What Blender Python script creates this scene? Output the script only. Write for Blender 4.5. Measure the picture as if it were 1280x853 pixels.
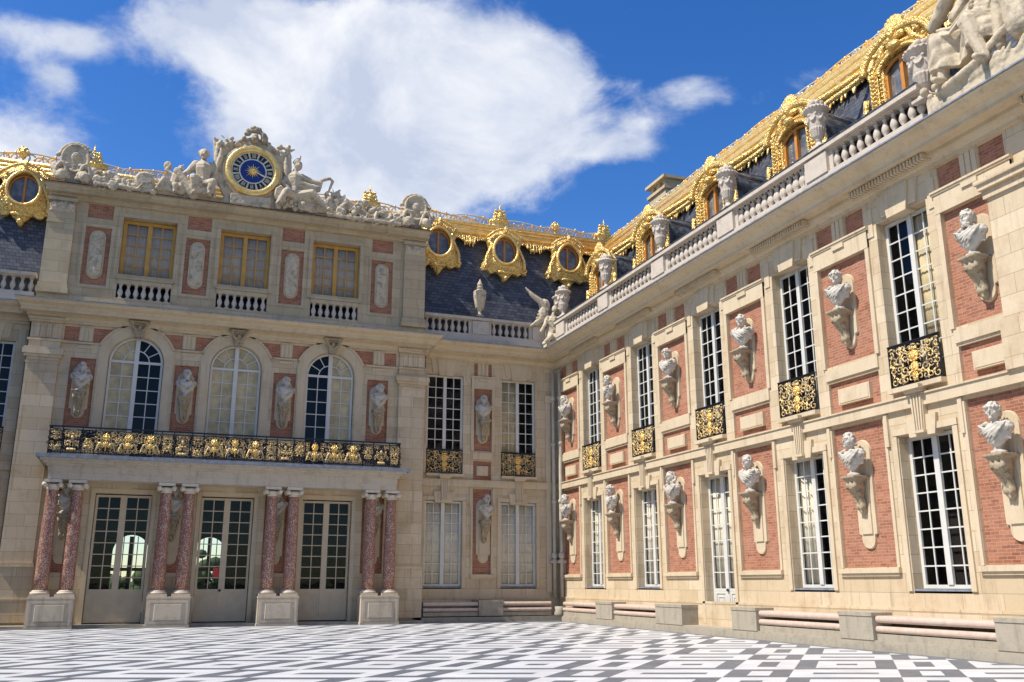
import bpy, bmesh, math, random
from mathutils import Vector, Matrix, noise as mnoise
R_=math.radians; PI=math.pi; sin=math.sin; cos=math.cos
for o in list(bpy.data.objects): bpy.data.objects.remove(o)
SC=bpy.context.scene; COL=SC.collection
# ------------------------------------------------------------ camera, light, exposure
YAW,PITCH=-0.354914,0.256039
cam=bpy.data.objects.new('camera',bpy.data.cameras.new('camera')); COL.objects.link(cam)
cam.location=(0,0,1.6); cam.rotation_euler=(PI/2+PITCH,0,YAW)
cam.data.lens=1157.7/1280*36; cam.data.sensor_width=36; cam.data.clip_end=8000; SC.camera=cam
SUN_EL=53; SUN_K=-0.07
sd=Vector((-cos(R_(SUN_EL)),SUN_K,sin(R_(SUN_EL)))).normalized()
sl=bpy.data.lights.new('sun','SUN'); sl.energy=4.2; sl.angle=R_(0.5); sl.color=(1,.95,.88)
so=bpy.data.objects.new('sun',sl); COL.objects.link(so); so.rotation_euler=sd.to_track_quat('Z','Y').to_euler()
W=bpy.data.worlds.new('World'); SC.world=W; W.use_nodes=True
SC.view_settings.view_transform='Standard'; SC.view_settings.look='None'; SC.view_settings.exposure=0.55; SC.view_settings.gamma=1
def sky():
    nt=W.node_tree; N=nt.nodes; L=nt.links; N.clear()
    out=N.new('ShaderNodeOutputWorld'); bg=N.new('ShaderNodeBackground'); bg.inputs[1].default_value=0.068
    st=N.new('ShaderNodeTexSky'); st.sky_type='NISHITA'; st.sun_disc=False; st.sun_elevation=R_(SUN_EL); st.sun_rotation=R_(-90)
    st.air_density=1.0; st.dust_density=0.3; st.ozone_density=3.0
    hs=N.new('ShaderNodeHueSaturation'); hs.inputs['Saturation'].default_value=1.34; hs.inputs['Value'].default_value=1.7; hs.inputs['Hue'].default_value=.512
    L.new(st.outputs[0],hs.inputs['Color'])
    tc=N.new('ShaderNodeTexCoord'); sx=N.new('ShaderNodeSeparateXYZ'); L.new(tc.outputs['Generated'],sx.inputs[0])
    def mt(op,a,b=None,c=None):
        n=N.new('ShaderNodeMath'); n.operation=op
        for i,v in enumerate((a,b,c)):
            if v is None: continue
            if isinstance(v,(int,float)): n.inputs[i].default_value=v
            else: L.new(v,n.inputs[i])
        return n.outputs[0]
    az=mt('MULTIPLY',mt('ARCTAN2',sx.outputs[0],sx.outputs[1]),57.2958)
    el=mt('MULTIPLY',mt('ARCSINE',sx.outputs[2]),57.2958)
    blobs=[(2,31.5,6.5,3.2,1.0),(10,29.6,8,5,1.15),(17.5,29.8,6.5,4.6,1.15),(23,30.4,3.4,2.6,.8),(7,25.3,6,4,.85),(13,25.3,5,3.5,.95),(18.5,25.6,4,2.6,.7),(27,26.3,4.6,1.1,.85),(32.0,29.2,3.0,1.2,.8),(29.5,27.7,2.2,.8,.5),(-10.5,23.2,3.6,2.6,.85),(-10.8,29.2,2.2,1.5,.8),(-7.6,29.6,1.8,1.0,.7),(-8.4,27.4,1.5,.7,.6),(41,29,3,1.3,.5),(-25,28,7,4,1),(60,34,8,5,1),(-60,30,14,7,1),(110,38,20,9,1),(-120,33,20,8,1),(170,36,22,9,1),(20,52,14,6,.9),(-40,60,14,8,.9)]
    m=None
    for a,e,ra,re,w in blobs:
        dx=mt('DIVIDE',mt('SUBTRACT',az,a),ra); dy=mt('DIVIDE',mt('SUBTRACT',el,e),re)
        g=mt('EXPONENT',mt('MULTIPLY',mt('ADD',mt('MULTIPLY',dx,dx),mt('MULTIPLY',dy,dy)),-1.0))
        g=mt('MULTIPLY',g,w); m=g if m is None else mt('ADD',m,g)
    m=mt('MINIMUM',m,1.25)
    def nz(scale,det,rough,off,stretch=2.2,dist=.3):
        mp=N.new('ShaderNodeMapping'); mp.inputs['Location'].default_value=(off,off*.7,0); mp.inputs['Scale'].default_value=(scale,scale,scale*stretch)
        t=N.new('ShaderNodeTexNoise'); t.inputs['Scale'].default_value=1; t.inputs['Detail'].default_value=det; t.inputs['Roughness'].default_value=rough; t.inputs['Distortion'].default_value=dist
        L.new(tc.outputs['Generated'],mp.inputs[0]); L.new(mp.outputs[0],t.inputs[0]); return t.outputs[0]
    n1=nz(9,12,.62,3.3,1.6,.25)
    d=mt('ADD',m,mt('MULTIPLY',mt('SUBTRACT',n1,.5),1.9))
    fac=N.new('ShaderNodeMapRange'); fac.interpolation_type='SMOOTHSTEP'; L.new(d,fac.inputs[0]); fac.inputs[1].default_value=.30; fac.inputs[2].default_value=.95
    n2=nz(6.5,9,.6,9.1,1.5)
    cr=N.new('ShaderNodeMapRange'); L.new(n2,cr.inputs[0]); cr.inputs[1].default_value=.40; cr.inputs[2].default_value=.68
    cm=N.new('ShaderNodeMix'); cm.data_type='RGBA'; L.new(cr.outputs[0],cm.inputs[0]); cm.inputs[6].default_value=(6.0,6.7,8.3,1); cm.inputs[7].default_value=(10.4,10.5,10.7,1)
    mx=N.new('ShaderNodeMix'); mx.data_type='RGBA'; L.new(mt('MULTIPLY',fac.outputs[0],.95),mx.inputs[0]); L.new(hs.outputs[0],mx.inputs[6]); L.new(cm.outputs[2],mx.inputs[7])
    L.new(mx.outputs[2],bg.inputs[0]); L.new(bg.outputs[0],out.inputs[0])
sky()
# ------------------------------------------------------------ materials
class Mt:
    def __init__(s,name,rough=.7,metal=0,spec=.3):
        s.m=bpy.data.materials.new(name); s.m.use_nodes=True; s.t=s.m.node_tree; s.N=s.t.nodes; s.L=s.t.links
        s.b=s.N['Principled BSDF']; s.b.inputs['Roughness'].default_value=rough; s.b.inputs['Metallic'].default_value=metal; s.b.inputs['Specular IOR Level'].default_value=spec
        s.tc=s.N.new('ShaderNodeTexCoord').outputs['Object']
    def put(s,n,i,v):
        if isinstance(v,(int,float)): n.inputs[i].default_value=v
        elif isinstance(v,tuple): n.inputs[i].default_value=v if len(v)==4 else v+(1,)
        else: s.L.new(v,n.inputs[i])
    def math(s,op,a,b=None):
        n=s.N.new('ShaderNodeMath'); n.operation=op; s.put(n,0,a)
        if b is not None: s.put(n,1,b)
        return n.outputs[0]
    def noise(s,scale,det=4,rough=.55,vec=None,dist=0):
        n=s.N.new('ShaderNodeTexNoise'); n.inputs['Scale'].default_value=scale; n.inputs['Detail'].default_value=det; n.inputs['Roughness'].default_value=rough; n.inputs['Distortion'].default_value=dist
        s.L.new(vec or s.tc,n.inputs['Vector']); return n.outputs[0]
    def vor(s,scale,feat='F1',vec=None):
        n=s.N.new('ShaderNodeTexVoronoi'); n.feature=feat; n.inputs['Scale'].default_value=scale; s.L.new(vec or s.tc,n.inputs['Vector']); return n.outputs[0]
    def ramp(s,f,lo,hi):
        n=s.N.new('ShaderNodeMapRange'); n.clamp=True; s.put(n,0,f); n.inputs[1].default_value=lo; n.inputs[2].default_value=hi; return n.outputs[0]
    def mix(s,f,a,b,mode='MIX'):
        n=s.N.new('ShaderNodeMix'); n.data_type='RGBA'; n.blend_type=mode; s.put(n,0,f); s.put(n,6,a); s.put(n,7,b); return n.outputs[2]
    def wallvec(s):
        x=s.N.new('ShaderNodeSeparateXYZ'); s.L.new(s.tc,x.inputs[0]); c=s.N.new('ShaderNodeCombineXYZ')
        s.L.new(s.math('ADD',x.outputs[0],x.outputs[1]),c.inputs[0]); s.L.new(x.outputs[2],c.inputs[1]); return c.outputs[0]
    def brick(s,vec,w,h,mort,c1,c2,cm,off=.5,smooth=.1):
        n=s.N.new('ShaderNodeTexBrick'); s.L.new(vec,n.inputs['Vector']); n.offset=off
        for k,v in (('Scale',1),('Brick Width',w),('Row Height',h),('Mortar Size',mort),('Mortar Smooth',smooth),('Bias',0)): n.inputs[k].default_value=v
        s.put(n,1,c1); s.put(n,2,c2); s.put(n,3,cm); return n
    def col(s,c): s.put(s.b,'Base Color',c); return s
    def bump(s,h,strength=.4,dist=.02,prev=None):
        n=s.N.new('ShaderNodeBump'); n.inputs['Strength'].default_value=strength; n.inputs['Distance'].default_value=dist; s.L.new(h,n.inputs['Height'])
        if prev is not None: s.L.new(prev,n.inputs['Normal'])
        s.L.new(n.outputs[0],s.b.inputs['Normal']); return n.outputs[0]
def stone(name,c1,c2,dirty,joint=True,rough=.8,blk=(1.15,.46),grime=.5,gs=1.3):
    m=Mt(name,rough); v=m.wallvec()
    dk=tuple(x*.6 for x in c1)
    if joint:
        b=m.brick(v,blk[0],blk[1],.007,c1,c2,dk); c=b.outputs[0]
    else: c=m.mix(m.noise(.9,3),c1,c2)
    n=m.noise(gs,8,.65); c=m.mix(m.math('MULTIPLY',m.ramp(n,.5,.78),grime),c,dirty)
    n2=m.noise(14,5,.7); c=m.mix(m.math('MULTIPLY',m.ramp(n2,.3,.75),.25),c,tuple(x*.65 for x in c1))
    mp=m.N.new('ShaderNodeMapping'); mp.inputs['Scale'].default_value=(5.5,5.5,.35); m.L.new(m.tc,mp.inputs[0]); n3=m.noise(1,7,.65,mp.outputs[0])
    c=m.mix(m.math('MULTIPLY',m.ramp(n3,.54,.74),.5*grime+.12),c,tuple(x*.5 for x in dirty))
    m.col(c); m.bump(m.noise(22,6,.7),.35,.012); return m.m
M={}
M['stone']=stone('warm_limestone',(.54,.42,.26),(.66,.535,.36),(.36,.22,.105),True,grime=.62)
M['stone_plain']=stone('warm_limestone_trim',(.57,.45,.285),(.66,.545,.375),(.37,.24,.125),False,grime=.5)
M['stone_grey']=stone('grey_limestone',(.47,.365,.22),(.56,.45,.285),(.29,.205,.11),True,grime=.55,gs=2)
M['stone_rough']=stone('coarse_grey_stone',(.36,.31,.23),(.43,.38,.29),(.2,.18,.14),False,grime=.7,gs=3.5,rough=.9)
def sculpt(name,c1,c2,dark,rough=.75,s=5,k=.75):
    m=Mt(name,rough); n=m.noise(s,7,.65); c=m.mix(m.noise(2,3),c1,c2)
    c=m.mix(m.math('MULTIPLY',m.ramp(n,.50,.70),k),c,dark); m.col(c); m.bump(m.noise(18,6,.7),.5,.02); return m.m
M['sculpture']=sculpt('weathered_sculpture_stone',(.50,.41,.28),(.60,.50,.35),(.13,.11,.08),k=.75,s=3.2)
M['marble']=sculpt('white_marble',(.47,.425,.345),(.60,.55,.46),(.14,.125,.10),.5,4.5,.8)
M['console']=sculpt('shade_toned_console_stone',(.33,.26,.165),(.42,.34,.22),(.09,.065,.04),.8,8,.9)  # darker than the wall stone: shade below the busts put into the colour
M['baluster']=sculpt('baluster_stone',(.52,.44,.35),(.58,.50,.40),(.26,.21,.16),.8,3,.4)
def brickm():
    m=Mt('red_brick',.88); v=m.wallvec()
    b=m.brick(v,.24,.078,.008,(.44,.175,.095),(.27,.095,.05),(.38,.25,.17))
    c=m.mix(m.math('MULTIPLY',m.ramp(m.noise(1.5,6,.7),.42,.7),.45),b.outputs[0],(.50,.27,.17))
    c=m.mix(m.math('MULTIPLY',m.ramp(m.noise(7,5,.75),.60,.68),.8),c,(.10,.05,.035))
    m.col(c); p=m.bump(b.outputs[1],-1,.02); m.bump(m.noise(16,6,.75),.8,.03,p); return m.m
M['brick']=brickm()
def goldm(name,c,c2,rough,met,s=9,bs=.9):
    m=Mt(name,rough,met,.5); n=m.noise(s,5,.6); m.col(m.mix(m.ramp(n,.35,.65),c,c2))
    p=m.bump(m.vor(15,'SMOOTH_F1'),bs,.06); m.bump(m.noise(30,4,.6),bs,.04,p); return m.m
M['gold']=goldm('gilded_lead',(1.0,.77,.30),(.86,.50,.11),.26,.48)
M['gold_smooth']=goldm('gilded_moulding',(1.0,.74,.28),(.88,.50,.12),.30,.5,4,.3)
M['gilt']=goldm('gilded_iron',(1.0,.70,.26),(.42,.32,.20),.42,.35,6,.5)
def simple(name,c,rough=.6,met=0,spec=.4,var=.25,s=3,bump=.1):
    m=Mt(name,rough,met,spec); m.col(m.mix(m.ramp(m.noise(s,5,.6),.3,.7),tuple(x*(1-var) for x in c),c)); m.bump(m.noise(s*6,4),bump,.01); return m.m
M['iron']=simple('black_iron',(.012,.012,.014),.5)
M['ochre']=simple('ochre_painted_wood',(.62,.33,.06),.55)
M['orange']=simple('orange_painted_wood',(.62,.25,.04),.5)
M['white']=simple('white_painted_wood',(.64,.62,.55),.5,var=.12)
M['greige']=simple('greige_painted_wood',(.58,.465,.31),.55,var=.15)
M['void']=simple('dark_interior',(.018,.012,.010),.9)  # darkness of unlit rooms painted as a near-black colour
M['room']=simple('hall_darkness',(.007,.006,.005),.95,spec=.1)  # darkness of the hall put into the colour, far blacker than plaster
M['curtain']=simple('cream_blind_cloth',(.78,.62,.33),.9,var=.45,s=2.2)
M['curtain_w']=simple('white_curtain_cloth',(.86,.77,.57),.9,var=.2,s=2)
M['curtain_g']=simple('grey_curtain_cloth',(.56,.475,.36),.9,var=.2,s=1.5)
M['pipe']=simple('cream_painted_pipe',(.60,.54,.42),.6,var=.3,s=2)
M['pinkslab']=None
def pink():
    m=Mt('pink_marble',.42,0,.5); n=m.noise(3,8,.65,dist=1.0); c=m.mix(m.ramp(n,.3,.7),(.50,.355,.27),(.60,.49,.39)); c=m.mix(m.math('MULTIPLY',m.ramp(m.noise(7,6,.7),.55,.7),.5),c,(.40,.22,.17)); m.col(c); return m.m
M['pinkslab']=pink()
def redm():
    m=Mt('red_mottled_marble',.4,0,.5)
    mp=m.N.new('ShaderNodeMapping'); mp.inputs['Scale'].default_value=(1,1,.62); m.L.new(m.tc,mp.inputs[0])
    v=m.vor(24,'F1',mp.outputs[0]); n=m.noise(34,4,.6,mp.outputs[0]); f=m.ramp(m.math('ADD',m.math('ADD',v,m.math('MULTIPLY',n,.5)),m.math('MULTIPLY',m.math('SUBTRACT',m.noise(4,5,.65),.5),.7)),.44,.76)
    m.col(m.mix(f,(.55,.43,.33),(.25,.105,.075))); return m.m
M['redmarble']=redm()
def slatem():
    m=Mt('blue_grey_slate',.45,0,.5); v=m.wallvec(); b=m.brick(v,.26,.16,.012,(.036,.040,.050),(.095,.10,.112),(.008,.009,.012))
    c=m.mix(m.math('MULTIPLY',m.ramp(m.noise(1.1,8,.75),.45,.8),.4),b.outputs[0],(.12,.13,.145)); m.col(c); m.bump(b.outputs[1],-1,.03); return m.m
M['slate']=slatem()
def leadm():
    m=Mt('weathered_lead',.5,.1,.5); n=m.noise(4,8,.7,dist=.6); m.col(m.mix(m.ramp(n,.42,.72),(.020,.026,.035),(.16,.19,.22))); m.bump(n,.4,.012); return m.m
M['lead']=leadm()
M['flash']=simple('lead_flashing',(.30,.32,.36),.45,.1,.5,var=.5,s=5)
M['dial_blue']=simple('blue_enamel',(.012,.035,.20),.3,var=.1)
M['dial_black']=simple('black_enamel',(.012,.018,.035),.35,var=.1)
M['dial_ring']=simple('pale_gilt_ring',(.72,.66,.48),.4,var=.1)
M['red_sign']=simple('red_notice',(.6,.05,.04),.6,var=.05)
def glassm(name,tr=.96):
    m=bpy.data.materials.new(name); m.use_nodes=True; N=m.node_tree.nodes; L=m.node_tree.links; N.clear()
    o=N.new('ShaderNodeOutputMaterial'); mx=N.new('ShaderNodeMixShader'); t=N.new('ShaderNodeBsdfTransparent'); g=N.new('ShaderNodeBsdfGlossy'); f=N.new('ShaderNodeLayerWeight'); f.inputs[0].default_value=.5; pw=N.new('ShaderNodeMath'); pw.operation='POWER'; pw.inputs[1].default_value=4; ma=N.new('ShaderNodeMath'); ma.operation='MULTIPLY_ADD'; ma.inputs[1].default_value=.5; ma.inputs[2].default_value=.014
    t.inputs[0].default_value=(tr,tr,tr,1); g.inputs['Roughness'].default_value=.02; g.inputs[0].default_value=(.6,.64,.68,1); L.new(f.outputs['Facing'],pw.inputs[0]); L.new(pw.outputs[0],ma.inputs[0])
    tc=N.new('ShaderNodeTexCoord'); nz=N.new('ShaderNodeTexNoise'); nz.inputs['Scale'].default_value=1.7; nz.inputs['Detail'].default_value=1; bp=N.new('ShaderNodeBump'); bp.inputs['Strength'].default_value=.12; bp.inputs['Distance'].default_value=.02
    L.new(tc.outputs['Object'],nz.inputs[0]); L.new(nz.outputs[0],bp.inputs['Height']); L.new(bp.outputs[0],g.inputs['Normal']); L.new(bp.outputs[0],f.inputs['Normal'])
    L.new(ma.outputs[0],mx.inputs[0]); L.new(t.outputs[0],mx.inputs[1]); L.new(g.outputs[0],mx.inputs[2]); L.new(mx.outputs[0],o.inputs[0]); return m
M['glass']=glassm('window_glass')
def pavem():
    m=Mt('black_and_white_marble',.42,0,.4); x=m.N.new('ShaderNodeSeparateXYZ'); m.L.new(m.tc,x.inputs[0]); X,Y=x.outputs[0],x.outputs[1]
    a=R_(40); mm=m.math
    u=mm('ADD',mm('MULTIPLY',X,sin(a)),mm('MULTIPLY',Y,cos(a))); v=mm('SUBTRACT',mm('MULTIPLY',X,cos(a)),mm('MULTIPLY',Y,sin(a)))
    u=mm('SUBTRACT',u,mm('MULTIPLY',mm('ADD',v,1.8),.36))
    U=mm('FLOORED_MODULO',mm('SUBTRACT',u,19.36),4.1) ; V=mm('FLOORED_MODULO',mm('ADD',v,2.33),2.98)
    def bx(a0,a1,b0,b1):
        return mm('MULTIPLY',mm('MULTIPLY',mm('GREATER_THAN',U,a0),mm('LESS_THAN',U,a1)),mm('MULTIPLY',mm('GREATER_THAN',V,b0),mm('LESS_THAN',V,b1)))
    w=mm('SUBTRACT',bx(-1,2.45,-1,1.1),bx(.6,1.9,.37,.73))
    w=mm('ADD',w,bx(2.8,3.75,.37,.75))
    w=mm('ADD',w,mm('SUBTRACT',bx(.35,2.1,1.48,2.6),bx(1.0,1.4,1.85,2.25)))
    w=mm('ADD',w,mm('SUBTRACT',bx(2.45,9,1.1,9),bx(3.08,3.42,1.48,2.62)))
    edge=mm('MULTIPLY',mm('LESS_THAN',X,16.42),mm('LESS_THAN',Y,38.25)); w=mm('MULTIPLY',w,edge)
    g=m.mix(m.ramp(m.noise(2.2,6,.65),.3,.7),(.095,.108,.128),(.165,.18,.20)); wh=m.mix(m.ramp(m.noise(1.1,6,.6),.35,.7),(.56,.56,.55),(.70,.697,.685))
    jn=m.math('LESS_THAN',m.math('FRACT',m.math('MULTIPLY',U,1.63)),.02); c=m.mix(w,g,wh); c=m.mix(m.math('MULTIPLY',jn,.45),c,(.12,.12,.12)); c=m.mix(m.math('MULTIPLY',m.ramp(m.noise(.45,5,.6),.5,.8),.3),c,(.36,.35,.33)); m.col(c); m.bump(m.noise(9,4),.12,.01); return m.m
M['paving']=pavem()
M['gravel']=simple('court_ground',(.12,.11,.095),.9,s=.5)
M['green']=simple('hedge_green',(.05,.09,.025),.9,var=.6,s=1.5)
# ------------------------------------------------------------ geometry helpers
class MB:
    def __init__(s): s.v=[]; s.f=[]; s.sm=[]
    def add(s,vs,fs,smooth=False):
        k=len(s.v); s.v+= [tuple(p) for p in vs]; s.f+=[tuple(i+k for i in f) for f in fs]; s.sm+=[smooth]*len(fs); return s
    def box(s,F,u0,u1,z0,z1,d0,d1):
        vs=[F(u,z,d) for u in (u0,u1) for z in (z0,z1) for d in (d0,d1)]
        return s.add(vs,[(0,1,3,2),(4,6,7,5),(0,4,5,1),(2,3,7,6),(0,2,6,4),(1,5,7,3)])
    def prism(s,F,poly,d0,d1,inset=0):
        n=len(poly); cu=sum(p[0] for p in poly)/n; cz=sum(p[1] for p in poly)/n
        f=lambda p:(cu+(p[0]-cu)*(1-inset),cz+(p[1]-cz)*(1-inset))
        vs=[F(p[0],p[1],d0) for p in poly]+[F(*f(p),d1) for p in poly]
        return s.add(vs,[tuple(range(n))[::-1],tuple(range(n,2*n))]+[(i,(i+1)%n,(i+1)%n+n,i+n) for i in range(n)])
    def lathe(s,c,prof,n=16,smooth=True,sx=1,sy=1):
        vs=[];fs=[]
        for r,z in prof:
            for k in range(n): a=2*PI*k/n; vs.append((c[0]+r*cos(a)*sx,c[1]+r*sin(a)*sy,c[2]+z))
        for i in range(len(prof)-1):
            for k in range(n): fs.append((i*n+k,i*n+(k+1)%n,(i+1)*n+(k+1)%n,(i+1)*n+k))
        fs.append(tuple(range(n))[::-1]); fs.append(tuple(range((len(prof)-1)*n,len(prof)*n)))
        return s.add(vs,fs,smooth)
    def tube(s,pts,r,n=6,closed=False,smooth=True):
        P=[Vector(p) for p in pts]; m=len(P); vs=[];fs=[]
        rr=r if isinstance(r,(list,tuple)) else [r]*m; up=None
        for i,p in enumerate(P):
            a=P[(i-1)%m] if (closed or i>0) else P[i]; b=P[(i+1)%m] if (closed or i<m-1) else P[i]
            t=(b-a).normalized() if (b-a).length>1e-9 else Vector((0,0,1))
            if up is None: up=Vector((0,0,1)) if abs(t.z)<.9 else Vector((0,1,0))
            x=t.cross(up)
            if x.length<1e-6: x=t.orthogonal()
            x.normalize(); y=x.cross(t).normalized(); up=y
            for k in range(n): q=2*PI*k/n; vs.append(p+(x*cos(q)+y*sin(q))*rr[i])
        for i in range(m if closed else m-1):
            for k in range(n): fs.append((i*n+k,i*n+(k+1)%n,((i+1)%m)*n+(k+1)%n,((i+1)%m)*n+k))
        if not closed: fs.append(tuple(range(n))[::-1]); fs.append(tuple(range((m-1)*n,m*n)))
        return s.add(vs,fs,smooth)
    def sph(s,c,r,seg=8,rings=6,rot=None):
        rx,ry,rz=(r,r,r) if isinstance(r,(int,float)) else r; vs=[];fs=[]
        for i in range(rings+1):
            t=PI*i/rings
            for k in range(seg):
                a=2*PI*k/seg; q=Vector((rx*sin(t)*cos(a),ry*sin(t)*sin(a),rz*cos(t)))
                if rot is not None: q=rot@q
                vs.append((c[0]+q.x,c[1]+q.y,c[2]+q.z))
        for i in range(rings):
            for k in range(seg): fs.append((i*seg+k,i*seg+(k+1)%seg,(i+1)*seg+(k+1)%seg,(i+1)*seg+k))
        return s.add(vs,fs,True)
    def cap(s,a,b,ra,rb,n=8):
        a=Vector(a);b=Vector(b); k=7
        ts=[i/k for i in range(k+1)]; s.tube([a.lerp(b,t) for t in ts],[ra+(rb-ra)*t for t in ts],n); s.sph(a,ra,n,5); s.sph(b,rb,n,5); return s
def B(Y0): return lambda u,z,d:(u,Y0-d,z)
def Rr(X0): return lambda u,z,d:(X0-d,u,z)
IDF=lambda u,z,d:(u,-d,z)
def org(p):
    v=Vector((0,0,0))
    while p is not None: v+=p.location; p=p.parent
    return v
def obj(name,mb,mat,parent=None,origin=None,recalc=True):
    me=bpy.data.meshes.new(name); O=org(parent) if origin is None else Vector(origin)
    if parent is None and origin is None: O=Vector((0,0,0))
    me.from_pydata([tuple(Vector(p)-O) for p in mb.v],[],mb.f)
    for p,sm in zip(me.polygons,mb.sm): p.use_smooth=sm
    bm=bmesh.new(); bm.from_mesh(me)
    bmesh.ops.remove_doubles(bm,verts=bm.verts,dist=1e-5)
    if recalc: bmesh.ops.recalc_face_normals(bm,faces=bm.faces)
    bm.to_mesh(me); bm.free()
    me.materials.append(M[mat] if isinstance(mat,str) else mat)
    o=bpy.data.objects.new(name,me); COL.objects.link(o)
    if parent is not None: o.parent=parent
    elif origin is not None: o.location=origin
    return o
def thing(name,label,cat,loc=(0,0,0),group=None,rz=0):
    o=bpy.data.objects.new(name,None); COL.objects.link(o); o.location=loc; o.rotation_euler=(0,0,rz); o.empty_display_size=.2
    o['label']=label; o['category']=cat
    if group: o['group']=group
    return o
def tag(o,label,cat,group=None):
    o['label']=label; o['category']=cat
    if group: o['group']=group
    return o
def struct(o): o['kind']='structure'; return o
def dup(root,loc,rz=None,label=None,group=None,parent=None):
    r=root.copy(); COL.objects.link(r); r.location=loc
    if rz is not None: r.rotation_euler=(0,0,rz)
    if parent is not None: r.parent=parent
    if label: r['label']=label
    if group: r['group']=group
    for ch in list(root.children):
        c=ch.copy(); COL.objects.link(c); c.parent=r
        for g in list(ch.children):
            d=g.copy(); COL.objects.link(d); d.parent=c
    return r
def carve(mb,voxel,smooth=2,disp=0,dscale=6,decim=None):
    """fuse overlapping lumps into one carved surface"""
    me=bpy.data.meshes.new('tmp'); me.from_pydata(mb.v,[],mb.f); bm=bmesh.new(); bm.from_mesh(me); bmesh.ops.recalc_face_normals(bm,faces=bm.faces); bm.to_mesh(me); bm.free()
    o=bpy.data.objects.new('tmp',me); COL.objects.link(o)
    r=o.modifiers.new('r','REMESH'); r.mode='VOXEL'; r.voxel_size=voxel
    if smooth: q=o.modifiers.new('s','SMOOTH'); q.iterations=smooth; q.factor=.5
    dg=bpy.context.evaluated_depsgraph_get(); e=o.evaluated_get(dg); m2=bpy.data.meshes.new_from_object(e)
    bpy.data.objects.remove(o); bpy.data.meshes.remove(me)
    out=MB(); nn=m2.vertices
    for v in nn:
        p=v.co
        if disp:
            k=mnoise.fractal(p*dscale,.7,2.1,3)*disp; p=p+v.normal*k
        out.v.append((p.x,p.y,p.z))
    out.f=[tuple(p.vertices) for p in m2.polygons]; out.sm=[True]*len(out.f)
    bpy.data.meshes.remove(m2); return out
def obj_raw(name,mb,mat,parent=None,origin=None):
    return obj(name,mb,mat,parent,origin,recalc=False)
def arcpts(cu,cz,r,a0,a1,n): return [(cu+r*cos(a0+(a1-a0)*i/n),cz+r*sin(a0+(a1-a0)*i/n)) for i in range(n+1)]
def sheet(mb,F,u0,u1,z0,z1,holes,d=0):
    """wall face with openings and their reveals; hole=(a,b,c,e,depth[,arch])"""
    us={u0,u1}; zs={z0,z1}
    H=[]
    for h in holes:
        a,b,c,e,dep=h[:5]; arch=len(h)>5 and h[5]
        r=(b-a)/2; top=e+r if arch else e; H.append((a,b,c,e,dep,arch,top))
        us|={a,b}; zs|={c,top}
    us=sorted(x for x in us if u0-1e-6<=x<=u1+1e-6); zs=sorted(x for x in zs if z0-1e-6<=x<=z1+1e-6)
    for i in range(len(us)-1):
        for j in range(len(zs)-1):
            cu=(us[i]+us[i+1])/2; cz=(zs[j]+zs[j+1])/2
            if any(h[0]<cu<h[1] and h[2]<cz<h[6] for h in H): continue
            mb.add([F(us[i],zs[j],d),F(us[i+1],zs[j],d),F(us[i+1],zs[j+1],d),F(us[i],zs[j+1],d)],[(0,1,2,3)])
    for a,b,c,e,dep,arch,top in H:
        q=d-dep
        mb.add([F(a,c,d),F(a,e,d),F(a,e,q),F(a,c,q)],[(0,1,2,3)]); mb.add([F(b,c,d),F(b,e,d),F(b,e,q),F(b,c,q)],[(0,1,2,3)])
        mb.add([F(a,c,d),F(b,c,d),F(b,c,q),F(a,c,q)],[(0,1,2,3)])
        if not arch: mb.add([F(a,e,d),F(b,e,d),F(b,e,q),F(a,e,q)],[(0,1,2,3)])
        else:
            r=(b-a)/2; A=arcpts((a+b)/2,e,r,PI,0,24)
            for k in range(24):
                p,w=A[k],A[k+1]; mb.add([F(*p,d),F(*w,d),F(w[0],top,d),F(p[0],top,d)],[(0,1,2,3)]); mb.add([F(*p,d),F(*w,d),F(*w,q),F(*p,q)],[(0,1,2,3)],True)
def frame(mb,F,u0,u1,z0,z1,w,d0,d1):
    mb.box(F,u0,u0+w,z0,z1,d0,d1); mb.box(F,u1-w,u1,z0,z1,d0,d1); mb.box(F,u0+w,u1-w,z0,z0+w,d0,d1); mb.box(F,u0+w,u1-w,z1-w,z1,d0,d1)
def cloth(F,u0,u1,z0,z1,d,amp=.03,waves=6):
    mb=MB(); n=waves*6
    f=lambda t:d+amp*sin(t*waves*2*PI)+amp*.4*sin(t*waves*5.3+1)
    vs=[]
    for i in range(n+1):
        t=i/n; u=u0+(u1-u0)*t; vs+=[F(u,z0,f(t)),F(u,z1,f(t)),F(u,z0,f(t)-.01),F(u,z1,f(t)-.01)]
    fs=[]
    for i in range(n):
        k=4*i; fs+=[(k,k+4,k+5,k+1),(k+2,k+3,k+7,k+6),(k,k+2,k+6,k+4),(k+1,k+5,k+7,k+3)]
    fs+=[(0,1,3,2),(4*n,4*n+2,4*n+3,4*n+1)]
    return mb.add(vs,fs,True)
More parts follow.
